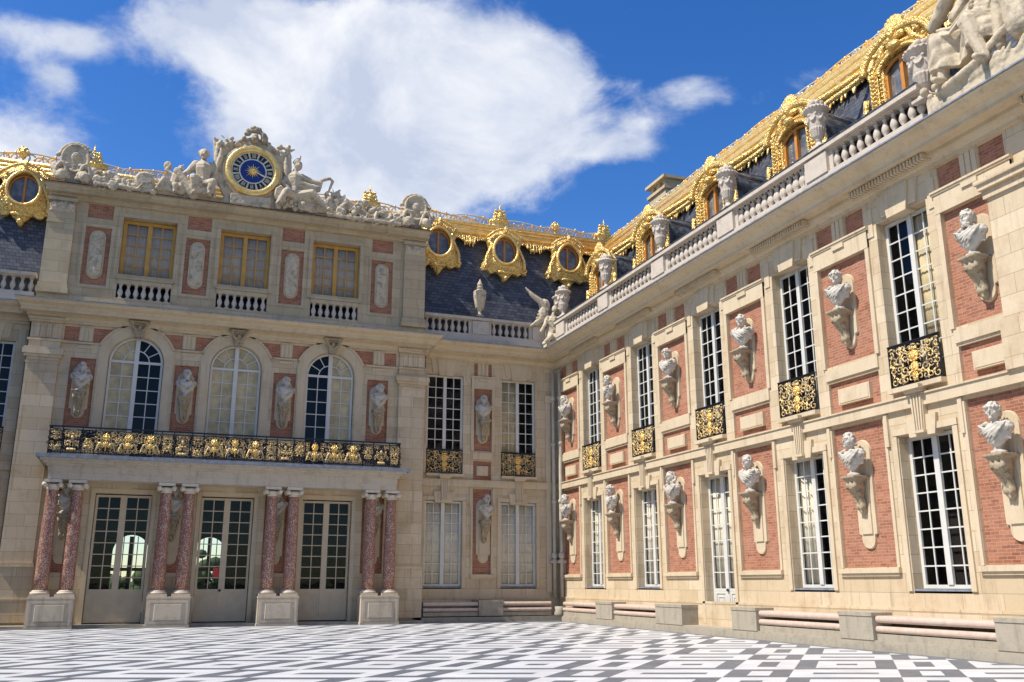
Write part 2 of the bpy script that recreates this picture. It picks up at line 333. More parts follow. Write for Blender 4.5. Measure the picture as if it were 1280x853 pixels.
def window(F,uc,w,z0,z1,d,parent,rows,mat='white',arch=False,cur='',curmat='curtain',amp=.008,name='window',fr=.09,mid=.15,low=0,mun=.035,handle=False):
    """two leaved window; low=height of solid lower panels; arch adds a fan above z1"""
    mb=MB(); a,b=uc-w/2,uc+w/2; top=z1
    mb.box(F,a,a+fr,z0,z1,d-.06,d); mb.box(F,b-fr,b,z0,z1,d-.06,d); mb.box(F,a+fr,b-fr,z0,z0+fr,d-.06,d)
    mb.box(F,uc-mid/2,uc+mid/2,z0+fr,z1+(w/2-.06 if arch else 0),d-.05,d+.03)
    if not arch: mb.box(F,a+fr,uc-mid/2,z1-fr,z1,d-.06,d); mb.box(F,uc+mid/2,b-fr,z1-fr,z1,d-.06,d)
    g0=z0+fr+low
    if low:
        for s0,s1 in ((a+fr,uc-mid/2),(uc+mid/2,b-fr)):
            mb.box(F,s0,s1,z0+fr,g0-.08,d-.05,d-.02); mb.box(F,s0,s1,g0-.08,g0,d-.06,d+.01)
            frame(mb,F,s0+.0,s1-.0,z0+fr,g0-.08,.09,d-.02,d+.005); frame(mb,F,s0+.17,s1-.17,z0+fr+.2,g0-.26,.03,d-.02,d-.002)
    g1=z1-(0 if arch else fr)
    if arch: mb.box(F,a+fr,uc-mid/2,z1-.05,z1+.05,d-.05,d+.012); mb.box(F,uc+mid/2,b-fr,z1-.05,z1+.05,d-.05,d+.012); g1=z1-.05
    for s0,s1 in ((a+fr,uc-mid/2),(uc+mid/2,b-fr)):
        c=(s0+s1)/2; mb.box(F,c-mun/2,c+mun/2,g0,g1,d-.03,d-.004)
        for k in range(1,rows):
            z=g0+(g1-g0)*k/rows; mb.box(F,s0,c-mun/2,z-mun/2,z+mun/2,d-.03,d-.006); mb.box(F,c+mun/2,s1,z-mun/2,z+mun/2,d-.03,d-.006)
    if arch:
        r=w/2
        def ring(r0,r1,d0,d1,n=24):
            A=arcpts(uc,z1,r0,PI,0,n); Bq=arcpts(uc,z1,r1,PI,0,n)
            for k in range(n):
                vs=[F(*A[k],d0),F(*A[k+1],d0),F(*Bq[k+1],d0),F(*Bq[k],d0),F(*A[k],d1),F(*A[k+1],d1),F(*Bq[k+1],d1),F(*Bq[k],d1)]
                mb.add(vs,[(0,1,2,3),(7,6,5,4),(0,4,5,1),(3,2,6,7)])
        ring(r-fr,r,d-.06,d); ring(r*.46,r*.46+.04,d-.03,d-.004)
        for an in (30,60,120,150):
            ca,sa=cos(R_(an)),sin(R_(an)); p0=(uc+ca*r*.48,z1+sa*r*.48); p1=(uc+ca*(r-fr),z1+sa*(r-fr)); nx,nz=-sa*mun/2,ca*mun/2
            mb.prism(F,[(p0[0]-nx,p0[1]-nz),(p1[0]-nx,p1[1]-nz),(p1[0]+nx,p1[1]+nz),(p0[0]+nx,p0[1]+nz)],d-.03,d-.005)
    o=obj(name,mb,mat,parent)
    g=MB()
    if arch: g.prism(F,[(a+.02,z0+.02),(b-.02,z0+.02)]+arcpts(uc,z1,w/2-.02,0,PI,16),d-.045,d-.04)
    else: g.box(F,a+.02,b-.02,g0-.02 if low else z0+.02,z1-.02,d-.045,d-.04)
    obj('pane',g,'glass',o)
    for ch in cur:
        s0,s1=(a+.05,uc-.03) if ch=='L' else (uc+.03,b-.05)
        zt=z1-.03
        if arch:
            m=MB(); A=[p for p in arcpts(uc,z1,w/2-.1,0,PI,24) if (p[0]<uc)==(ch=='L')]
            if ch=='L': m.prism(F,[(s0,z0+.05),(s1,z0+.05),(s1,z1+w/2-.12)]+A,d-.075,d-.065)
            else: m.prism(F,[(s1,z0+.05)]+A+[(s0,z1+w/2-.12),(s0,z0+.05)],d-.075,d-.065)
            obj('blind',m,curmat,o)
        else: obj('curtain',cloth(F,s0,s1,g0 if low else z0+.05,zt,d-.10-amp,amp),curmat,o)
    if handle:
        h=MB(); h.sph(F(uc-.06,z0+fr+low-.05,d+.07),.05); h.tube([F(uc-.06,z0+fr+low-.05,d),F(uc-.06,z0+fr+low-.05,d+.07)],.02); obj('handle',h,'iron',o)
    return o
def sweep(prof,base,offs):
    """profile (d,z) swept along base points, pushed out by offs"""
    mb=MB(); n=len(prof); vs=[]
    for (x,y),(ox,oy) in zip(base,offs): vs+=[(x+ox*d,y+oy*d,z) for d,z in prof]
    fs=[(i*n+k,i*n+k+1,(i+1)*n+k+1,(i+1)*n+k) for i in range(len(base)-1) for k in range(n-1)]
    return mb.add(vs,fs)
CORN=[(0,11.72),(.10,11.72),(.10,11.80),(.17,11.84),(.22,11.93),(.26,11.93),(.26,12.03),(.30,12.05),(.58,12.06),(.60,12.03),(.63,12.03),(.63,12.12),(.66,12.15),(.70,12.17),(.74,12.23),(.84,12.27),(.94,12.31),(.99,12.38),(1.03,12.39),(1.03,12.43),(0,12.45)]
FLASH=[(.95,12.45),(1.06,12.43),(1.06,12.47),(-.3,12.62),(-.3,12.5)]
# ------------------------------------------------------------ ground
def ground():
    g=MB(); s=3000; g.add([(-s,-s,-.02),(s,-s,-.02),(s,s,-.02),(-s,s,-.02)],[(0,1,2,3)]); struct(obj('ground',g,'gravel'))
    g=MB(); g.box(IDF,-14,17.3,-.01,0,-41,12); struct(obj('marble_paving',g,'paving'))
    g=MB(); g.box(Rr(17.4),-6,38.8,0,.2,0.02,.70); g.box(Rr(17.4),-6,38.8,.2,.24,.02,.66); struct(obj('stone_step',g,'stone_rough'))
    g=MB(); g.box(B(40.65),10.62,17.35,0,.2,.02,1.02); struct(obj('stone_step',g,'stone_rough'))
    g=MB(); g.box(B(40.65),-12.5,-5.7,0,.2,.02,1.02); struct(obj('stone_step',g,'stone_rough'))
    g=MB(); g.box(B(39.9),-5.6,10.5,0,.1,.0,.9); struct(obj('threshold_step',g,'stone_rough'))
ground()
# ------------------------------------------------------------ shared carved pieces
random.seed(7)
def console_mb(rng):
    """scrolled bracket, local: top at z=0, wall at y=0, front -y"""
    m=MB()
    m.box(IDF,-.34,.34,-.07,0,0,.62); m.box(IDF,-.29,.29,-.13,-.07,0,.54)
    pts=[(.44,-.17),(.47,-.28),(.38,-.38),(.27,-.5),(.2,-.62),(.15,-.78),(.1,-.94)]
    for i in range(len(pts)-1):
        a,b=pts[i],pts[i+1]; w=.2-.02*i; w2=.2-.02*(i+1)
        for sx in (-1,0,1): m.cap((sx*w,-a[0],a[1]),(sx*w2,-b[0],b[1]),.085,.075)
        m.cap((0,-a[0]*.5,a[1]),(0,-b[0]*.5,b[1]),a[0]*.5,b[0]*.5)
    for s in (-1,1): m.sph((s*.22,-.36,-.22),(.09,.16,.12)); m.sph((s*.1,-.2,-.85),(.07,.1,.1))
    m.sph((0,-.47,-.28),(.13,.1,.13)); m.sph((0,-.1,-.98),(.1,.1,.08))
    c=carve(m,.028,1,.015,9)
    return c
CONS=None
def bust_mb(kind,rng):
    """local: socle bottom z=0, front -y, about 1.15 tall"""
    m=MB()
    m.lathe((0,-.30,0),[(.17,0),(.17,.05),(.10,.08),(.085,.14),(.13,.19)],12)
    m.sph((0,-.30,.42),(.30,.19,.24)); m.sph((-.24,-.28,.55),(.17,.15,.15)); m.sph((.24,-.28,.55),(.17,.15,.15)); m.sph((0,-.36,.5),(.22,.15,.17)); m.sph((0,-.32,.26),(.2,.14,.12))
    t=rng.uniform(-.35,.35)   # head turned
    hx=.03*sin(t)
    m.cap((0,-.30,.6),(hx,-.31,.76),.105,.085)
    c=Vector((hx,-.34,.92)); Rz=Matrix.Rotation(t,3,'Z')
    def q(x,y,z): v=Rz@(Vector((x,y,z))*1.14); return c+v
    m.sph(c,(.142,.165,.188),12,10,Rz); m.sph(q(0,-.05,-.08),(.09,.09,.09)); m.sph(q(0,-.13,-.145),(.045,.04,.04))
    m.cap(q(0,-.13,.03),q(0,-.18,-.035),.018,.028,6)
    for s in (-1,1): m.cap(q(s*.025,-.14,.045),q(s*.085,-.115,.05),.022,.018,6); m.sph(q(s*.05,-.125,.01),.022,6,4); m.sph(q(s*.125,0,0),(.02,.035,.045),6,5); m.sph(q(s*.07,-.095,-.05),(.04,.035,.04),6,5)
    m.cap(q(-.035,-.15,-.08),q(.035,-.15,-.08),.014,.014,6); m.cap(q(-.028,-.145,-.102),q(.028,-.145,-.102),.014,.014,6)
    n=60 if kind in ('curly','beard') else 34
    for i in range(n):
        a=rng.uniform(0,2*PI); e=rng.uniform(.0,1.4); v=Vector((cos(a)*cos(e)*.13,sin(a)*cos(e)*.145,sin(e)*.165))
        if v.y<-.06 and v.z<.09: continue
        m.sph(q(*(v*1.04)),rng.uniform(.022,.042),6,4)
    for i in range(16): a=rng.uniform(.1,PI-.1); m.sph(q(cos(a)*.11,.08+sin(a)*.05,rng.uniform(-.13,.02)),rng.uniform(.03,.045),6,4)
    if kind=='beard':
        for i in range(34): a=rng.uniform(-1.3,1.3); z=rng.uniform(-.22,-.06); m.sph(q(sin(a)*.095*(1+z),-.03-cos(a)*.11,z),rng.uniform(.022,.036),6,4)
    if kind=='wig':
        for s in (-1,1):
            for i in range(14): m.sph(q(s*rng.uniform(.09,.17),rng.uniform(-.06,.09),-.02-.025*i),rng.uniform(.04,.06),6,4)
    if kind=='bun': m.sph(q(0,.16,.06),.075); m.cap(q(-.12,-.03,.09),q(.12,-.03,.09),.03,.03)
    if kind=='laurel':
        for i in range(14): a=2*PI*i/14; m.sph(q(cos(a)*.14,sin(a)*.155,.07),(.03,.03,.04),6,4)
    # drapery folds
    sd_=rng.choice((-1,1))
    for i in range(9):
        pts=[]
        for k in range(11):
            tt=k/10; x=-.33+(.30+.045*i)*tt+.02*i*(1-tt); z=.665-.008*i-(.44-.042*i)*tt**.8+.02*sin(i*2.1+3*tt); x*=sd_; ex=max(.05,1-(x/.40)**2-((z-.44)/.42)**2*.6); pts.append((x,-.30-.215*math.sqrt(ex),z))
        m.tube(pts,[.008+(.013+.008*(i%2))*sin(PI*k/10) for k in range(11)],6)
    m.tube([(sd_*(.33-.5*t),-.30-.2*math.sqrt(max(.05,1-((.33-.5*t)/.42)**2)),.64-.10*sin(t*PI)) for t in [i/8 for i in range(9)]],.028,6)
    m.cap((-.3,-.36,.62),(-.12,-.42,.66),.05,.05); m.cap((.34,-.28,.6),(.12,-.4,.64),.05,.04)
    for i in range(5): m.cap((.3+.015*i,-.2-.03*i,.62),(.28-.04*i,-.25-.04*i,.3),.03,.025,6)
    return carve(m,.0145,1,.0015,14)
def plate(F,uc,z0,z1,w,d0,d1,notch=True):
    r=w/2; P=arcpts(uc,z1-r,r,0,PI,14)+([(uc-r,z0+r*1.15),(uc-r*.72,z0+r*1.05)] if notch else [])
    P+=arcpts(uc,z0+r*.72 if notch else z0+r,r*.72 if notch else r,PI,2*PI,14)
    if notch: P+=[(uc+r*.72,z0+r*1.05),(uc+r,z0+r*1.15)]
    return P
class BustKit:
    def __init__(s):
        rng=random.Random(11); s.kinds=['beard','curly','laurel','bun','wig','curly','beard','laurel']
        s.mesh=[]
        for k in s.kinds:
            o=obj_raw('bust',bust_mb(k,rng),'marble'); s.mesh.append(o.data); bpy.data.objects.remove(o)
        o=obj_raw('console',console_mb(rng),'console'); s.cons=o.data; bpy.data.objects.remove(o)
KIT=BustKit()
def bust(i,F,uc,z,kind,label,rz,building,dplate,upper=True,turn=0):
    p=F(uc,z,0); o=bpy.data.objects.new('bust',KIT.mesh[kind]); COL.objects.link(o)
    o.location=F(uc,z,.07+dplate); o.rotation_euler=(0,0,rz+turn); o.scale=(1.04,1.04,1.03); tag(o,label,'bust','marble busts on wall brackets')
    c=bpy.data.objects.new('console',KIT.cons); COL.objects.link(c); c.parent=building; c.location=Vector(F(uc,z,.06+dplate))-org(building); c.rotation_euler=(0,0,rz); c.scale=(.76,.86,.95)
    m=MB()
    if upper: m.prism(F,plate(F,uc,z-1.06,z+1.12,.68,0,0),dplate-.02,dplate+.07,.03)
    else:
        m.prism(F,plate(F,uc,z-1.9,z+1.0,.68,0,0),dplate-.02,dplate+.06,.02); m.prism(F,[(uc-.2,z-1.5),(uc+.2,z-1.5),(uc+.2,z+.55),(uc-.2,z+.55)],dplate+.06,dplate+.1)
    obj('bracket_plate',m,'stone_plain',building)
# gilded scrollwork of the window guards
def spiral(c,r,a0,turns,sgn=1,n=16):
    return [(c[0]+r*(1-.82*k/n)*cos(a0+sgn*turns*2*PI*k/n),0,c[1]+r*(1-.82*k/n)*sin(a0+sgn*turns*2*PI*k/n)) for k in range(n+1)]
def scroll_set(mb,w,h,rng,mir=True,dens=1):
    def add(pts,r):
        mb.tube(pts,r,5)
        if mir: mb.tube([(-p[0],p[1],p[2]) for p in pts],r,5)
    cells=[(x,z) for x in (.17,.39,.62,.85) for z in (.14,.38,.62,.86)]
    for x,z in cells:
        if rng.random()>dens: continue
        cx=(x+rng.uniform(-.04,.04))*w/2; cz=(z+rng.uniform(-.04,.04))*h; r=rng.uniform(.085,.135)*min(1.2,h)
        add(spiral((cx,cz),r,rng.uniform(0,6.3),rng.uniform(.9,1.35),rng.choice((-1,1))),rng.uniform(.012,.020))
        for _ in range(3):
            a=rng.uniform(0,6.3); e=(cx+cos(a)*r*1.6,0,cz+sin(a)*r*1.6)
            if abs(e[0])<w/2-.03 and .03<e[2]<h-.03: add([(cx+cos(a)*r*.8,0,cz+sin(a)*r*.8),((cx+e[0])/2+.02,-.01,(cz+e[2])/2),e],[.014,.028,.006])
def mascaron(mb,x,z,s):
    for k in range(8): a=2*PI*k/8; mb.sph((x+cos(a)*.085*s,-.02,z+sin(a)*.085*s),(.05*s,.03,.05*s),6,4)
    mb.sph((x,-.03,z),(.07*s,.05,.07*s),8,5)
def guard_meshes():
    w,h=1.74,1.08; F=lambda u,z,d:(u,-d,z); rng=random.Random(3)
    i=MB(); frame(i,F,-w/2,w/2,0,h,.04,-.02,.02); i.box(F,-w/2,w/2,h,h+.03,-.035,.035)
    for k in (-.34,.34): i.box(F,k*w-.012,k*w+.012,.04,h-.04,-.012,.012)
    i.box(F,-w/2+.04,w/2-.04,.10,.125,-.012,.012); i.box(F,-w/2+.04,w/2-.04,h-.16,h-.135,-.012,.012)
    for k in range(15): x=-w/2+.04+(w-.08)*(k+.5)/15; i.box(F,x-.014,x+.014,.04,h-.04,-.03,-.018)
    g=MB(); scroll_set(g,w,h,rng); g2=MB(); mascaron(g2,0,.70,1.25); mascaron(g2,0,.42,1.1); mascaron(g2,0,.2,.8); g2.cap((-.1,-.02,.9),(.1,-.02,.9),.04,.04)
    return i,g,g2
gi,gg,gm=guard_meshes()
def mk(mb,mat,name):
    o=obj(name,mb,mat); me=o.data; bpy.data.objects.remove(o); return me
G_I,G_G,G_M=mk(gi,'iron','window_guard'),mk(gg,'gilt','gilt_scrollwork'),mk(gm,'gold','gilt_rosette')
def link(name,me,parent,loc,rz=0):
    o=bpy.data.objects.new(name,me); COL.objects.link(o); o.parent=parent; o.location=loc; o.rotation_euler=(0,0,rz); return o
def guard(F,uc,z,d,rz,parent):
    o=link('window_guard',G_I,parent,Vector(F(uc,z,d))-org(parent),rz); link('gilt_scrollwork',G_G,o,(0,0,0)); link('gilt_rosette',G_M,o,(0,0,0))
# balusters
def baluster_me(h=.64):
    m=MB(); m.box(IDF,-.085,.085,0,.05,-.085,.085); m.box(IDF,-.08,.08,h-.045,h,-.08,.08)
    m.lathe((0,0,.05),[(.075,0),(.05,.025),(.045,.05),(.09,.13),(.108,.2),(.10,.27),(.06,.38),(.045,.45),(.045,.47),(.07,.485),(.07,.50),(.05,.52),(.07,h-.10)],14)
    return mk(m,'baluster','baluster')
BAL=baluster_me()
def voluted_bracket(F,uc,z0,z1,parent,name='fluted_bracket',dz=0):
    m=MB(); n=4; w1=.20; w0=.15
    m.box(F,uc-.30,uc+.30,z1-.1,z1,0.02,.34); m.box(F,uc-.26,uc+.26,z1-.17,z1-.1,.02,.28)
    m.prism(F,[(uc-w0,z0),(uc+w0,z0),(uc+w1,z1-.17),(uc-w1,z1-.17)],.02,.14)
    for k in range(4):
        t=-1+2*(k+.5)/4; m.prism(F,[(uc+t*w0-.022,z0+.06),(uc+t*w0+.022,z0+.06),(uc+t*w1+.028,z1-.25),(uc+t*w1-.028,z1-.25)],.14,.185)
    m.box(F,uc-w0-.03,uc+w0+.03,z0-.02,z0+.05,.02,.2)
    obj(name,m,'stone_plain',parent)
def triglyph(mb,F,uc,w,z0,z1,d0,d1):
    mb.box(F,uc-w/2,uc+w/2,z0,z1,d0,d1-.03)
    for k in range(3):
        c=uc-w/2+w*(k+.5)/3; mb.box(F,c-w/6+.018,c+w/6-.018,z0+.02,z1-.06,d1-.03,d1)
    mb.box(F,uc-w/2,uc+w/2,z1-.05,z1,d1-.03,d1)
def brickpanel(F,a,b,c,e,d,parent,name='brick_panel'):
    m=MB(); m.box(F,a-.01,b+.01,c-.01,e+.01,d-.06,d); obj(name,m,'brick',parent)
# ------------------------------------------------------------ one bay set of the flat wings
REC=.09
def wing_bays(F,root,wins,bricks,u0,u1,corn_parts,wall_mat='stone',winw=1.78,door_at=None,bw=1.0,curt=None,rz=0,reveal=.36,core=1.4,zlow=1.42):
    holes=[]; curt=curt or {}
    for c in bricks:
        w=bw if not isinstance(c,tuple) else c[1]; c=c if not isinstance(c,tuple) else c[0]
        holes+=[(c-w,c+w,2.0,5.78,REC),(c-w,c+w,6.2,7.06,REC),(c-w,c+w,7.53,10.45,REC),(c-w,c-.27,11.08,11.68,REC*.6),(c+.27,c+w,11.08,11.68,REC*.6)]
    for c in wins:
        holes+=[(c-winw/2,c+winw/2,(.3 if door_at==c else zlow),5.22,reveal),(c-winw/2,c+winw/2,6.42,11.02,reveal)]
    m=MB(); sheet(m,F,u0,u1,0,11.75,holes); obj('wall',m,wall_mat,root)
    m=MB(); m.box(F,u0,u1,0.1,12.4,-core-.3,-core); obj('dark_backing',m,'void',root)  # added near-black backing: stands for dark rooms, keeps sun from leaking through
    # mouldings
    t=MB()
    t.box(F,u0,u1,5.86,6.13,0,.11); t.box(F,u0,u1,6.13,6.17,0,.15)
    t2=MB(); t2.box(F,u0,u1,.95,1.02,0,.05); t2.box(F,u0,u1,0,.95,0,.04); obj('base_course',t2,wall_mat,root)
    obj('string_course',t,wall_mat+'_plain' if wall_mat+'_plain' in M else wall_mat,root)
    for c in bricks:
        w=bw if not isinstance(c,tuple) else c[1]; c=c if not isinstance(c,tuple) else c[0]
        for z0,z1,nm in ((2.0,5.78,'brick_panel'),(6.2,7.06,'brick_panel'),(7.53,10.45,'brick_panel')): brickpanel(F,c-w,c+w,z0,z1,-REC+.002,root)
        brickpanel(F,c-w,c-.27,11.08,11.68,-REC*.6+.002,root,'frieze_brick'); brickpanel(F,c+.27,c+w,11.08,11.68,-REC*.6+.002,root,'frieze_brick')
        f=MB()
        # upper frame around brick, ledge, sill of lower brick
        f.box(F,c-w-.14,c-w,7.5,10.95,0,.06); f.box(F,c+w,c+w+.14,7.5,10.95,0,.06); f.box(F,c-w-.14,c+w+.14,10.46,10.95,0.002,.07)
        f.box(F,c-w-.2,c+w+.2,10.95,11.0,0,.10); f.box(F,c-w-.2,c+w+.2,11.0,11.05,0,.13)
        f.box(F,c-.24,c+.24,10.80,10.93,.07,.12)
        f.box(F,c-w-.05,c+w+.05,7.14,7.46,0,.05)
        f.box(F,c-w-.12,c+w+.12,1.86,1.98,0,.11); f.box(F,c-w-.06,c+w+.06,1.78,1.86,0,.06)
        f.box(F,c-w-.1,c-w-.004,1.99,5.74,0,.04); f.box(F,c+w+.004,c+w+.1,1.99,5.74,0,.04)
        f.box(F,c-w-.18,c-w-.06,5.0,5.84,0,.07); f.box(F,c+w+.06,c+w+.18,5.0,5.84,0,.07)
        bwid=min(.62,w*.62)
        f.box(F,c-bwid,c+bwid,6.40,6.84,-REC+.003,.02); f.box(F,c-bwid+.04,c+bwid-.04,6.44,6.80,.02,.035)
        triglyph(f,F,c,.52,11.07,11.72,-.02,.05)
        obj('stone_frame',f,'stone_plain',root)
    for k,c in enumerate(wins):
        hw=winw/2; f=MB()
        # lower surround with voussoirs
        zb=.3 if door_at==c else zlow
        f.box(F,c-hw-.17,c-hw-.02,zb,5.22,0,.05); f.box(F,c+hw+.02,c+hw+.17,zb,5.22,0,.05); f.box(F,c-hw-.17,c+hw+.17,5.24,5.40,0,.05)
        f.prism(F,[(c-.42,5.12),(c+.42,5.12),(c+.50,5.62),(c-.50,5.62)],-.2,.09)
        obj('window_surround',f,'stone_plain',root); f=MB()
        # upper: lintel voussoirs with key
        f.box(F,c-hw-.34,c-hw-.10,10.7,11.5,0,.03)
        f.box(F,c+hw+.10,c+hw+.34,10.7,11.5,0,.03)
        f.prism(F,[(c-.62,11.10),(c+.62,11.10),(c+.74,11.72),(c-.74,11.72)],0,.06); f.prism(F,[(c-.34,10.96),(c+.34,10.96),(c+.46,11.72),(c-.46,11.72)],-.22,.13)
        obj('window_surround',f,'stone_plain',root); f=MB(); f.box(F,c-hw-.01,c+hw+.01,6.30,6.42,-.3,.19); obj('window_ledge',f,'stone_plain',root)
        voluted_bracket(F,c,5.2,6.36,root)
        if door_at==c: window(F,c,winw,.3,5.18,-reveal+.06,root,7,name='door',low=1.05,cur=curt.get(('lo',k),''),curmat='curtain_w',handle=True,mid=.2)
        else:
            window(F,c,winw,zlow+.06,5.2,-reveal+.06,root,8 if wall_mat=='stone' and rz else 8,cur=curt.get(('lo',k),''),curmat='curtain_w',mid=.17,amp=.035 if rz else .008)
            s=MB(); s.box(F,c-hw,c+hw,zlow-.05,zlow+.05,-reveal,.0); obj('window_sill',s,'flash',root)
        window(F,c,winw,6.44,11.0,-reveal+.06,root,9,cur=curt.get(('up',k),''),curmat='curtain')
        guard(F,c,6.44,-.02 if rz==0 else .06,rz,root)
    # cornice
    base,offs=corn_parts
    obj('cornice',sweep(CORN,base,offs),'stone_plain',root); obj('lead_flashing',sweep(FLASH,base,offs),'flash',root)
# ============================================================ right wing
FR=Rr(17.4)
RW=[36.8,32.05,27.2,22.4,17.7,12.1]; RB=[(39.15,.95),34.45,29.6,24.85,20.05,(15.35,1.0),9.4]
wing=thing('palace_wing','long sunlit brick and stone palace wing on the right with slate roof and gilded dormers','building',(17.4,20,0))
wing_bays(FR,wing,RW,RB,2,40.65,([(17.4,2),(17.4,40.65)],[(-1,0),(-1,-1)]),door_at=27.2,rz=-PI/2,
    curt={('lo',0):'LR',('lo',1):'LR',('lo',2):'LR',('lo',3):'R',('up',4):'L',('up',1):''})
for c in RW:
    dn=MB(); dn.box(FR,c-1.4,c+1.4,11.86,12.025,.2,.265)
    for k in range(24): u=c-1.38+2.76*(k+.5)/24; dn.box(FR,u-.034,u+.034,11.87,12.024,.266,.43)
    obj('dentils',dn,'stone_plain',wing)
fp=MB()
for c in RW:   # raised soffit panels
    fp.box(FR,c-1.4,c+1.4,12.085,12.10,.36,.76)
# projecting pilaster beyond the last panel
pl=MB(); pl.box(FR,13.2,14.85,7.3,10.2,0,.17); pl.box(FR,13.1,14.95,6.17,7.3,0,.2)
for k,(z,dd) in enumerate(((10.2,.24),(10.28,.2),(10.42,.3),(10.56,.36))): pl.box(FR,13.15-.04*k,14.9+.04*k,z,z+(.08,.14,.14,.10)[k],0,dd)
obj('pilaster',pl,'stone',wing)
# roof of the right wing
def relief_band(g,P,a,b,rows,step=.11):
    n=int((b-a)/step); vs=[];fs=[]
    for i in range(n+1):
        s_=a+(b-a)*i/n
        for k in range(rows+1):
            q=k/rows; sc=abs(sin(s_*1.32)); h=.10*abs(sin(q*PI*3.2+.6*sc))+.09*abs(mnoise.noise(Vector((s_*3.1,q*3.5,1.7))))+.10*max(0,sin(q*9+sc*4))*.7; vs.append(P(s_,q,h))
    m=rows+1
    for i in range(n):
        for k in range(rows): fs.append((i*m+k,(i+1)*m+k,(i+1)*m+k+1,i*m+k+1))
    g.add(vs,fs,True)
def roof_right():
    r=MB(); P=[(17.75,12.6),(19.1,12.9),(20.75,18.4),(24.5,19.6),(24.5,12.6)]
    y0,y1=2,46
    vs=[(x,y0,z) for x,z in P]+[(x,y1,z) for x,z in P]; n=len(P)
    r.add(vs,[tuple(range(n)),tuple(range(n,2*n))[::-1]]+[(i,(i+1)%n,(i+1)%n+n,i+n) for i in range(n)]); obj('roof',r,'slate',wing)
    g=MB()  # stack of gilded mouldings and hanging folds at the break of the slope
    for x,z,rr in ((20.75,18.75,.19),(20.6,18.5,.11),(20.5,18.28,.15),(20.42,18.0,.10),(20.36,17.8,.13),(20.8,19.0,.12)): g.tube([(x,y0,z),(x,15,z),(x,30,z),(x,41.6,z)],rr,10)
    relief_band(g,lambda s_,q,h:(20.30+.62*q-h*.9,s_,17.75+1.15*q+h*.3),y0,41.6,14)
    rng=random.Random(5)
    y=y0+.3
    while y<41.3:
        l=rng.uniform(.12,.42); g.cap((20.36,y,17.75),(20.36-l*.25,y+rng.uniform(-.1,.1),17.75-l),.09,.04,6); y+=rng.uniform(.1,.2)
    obj('gilded_ridge',g,'gold_smooth',wing)
    crest(wing,[(20.85,y) for y in (4,41.3)],19.05,.3)
def crest(parent,ends,z,h):
    (x0,y0),(x1,y1)=ends; L=math.hypot(x1-x0,y1-y0); rng=random.Random(int(abs(x0*7+y0)*3)); m=MB(); s=0
    ux,uy=(x1-x0)/L,(y1-y0)/L
    P=lambda s,z_:(x0+ux*s,y0+uy*s,z_)
    while s<L-.5:
        w=rng.uniform(.45,.6); r=rng.uniform(.55,.8)*h*.55
        for sg in (0,1):
            c=s+w*(.3+.4*sg); m.tube([P(c+r*(1-.75*k/12)*cos((k/12*2.2*PI)+PI*sg)*(1 if sg else -1),z+r+r*(1-.75*k/12)*sin(k/12*2.2*PI)) for k in range(13)],.035,5)
        m.sph(P(s+w*.5,z+r*2),(.06,.06,.07),6,4); s+=w
    m.tube([P(t,z+h*(.62+.25*abs(sin(t*1.25)))) for t in [L*i/int(L*5) for i in range(int(L*5)+1)]],.035,5)
    return obj('ridge_cresting',m,'crest_mix' if 'crest_mix' in M else 'gold',parent)
def crestm():
    m=Mt('weathered_gilt_cresting',.45,.35,.5); m.col(m.mix(m.ramp(m.noise(2.4,5,.6),.46,.54),(.62,.58,.46),(.95,.55,.12))); return m.m
M['crest_mix']=crestm()
roof_right()
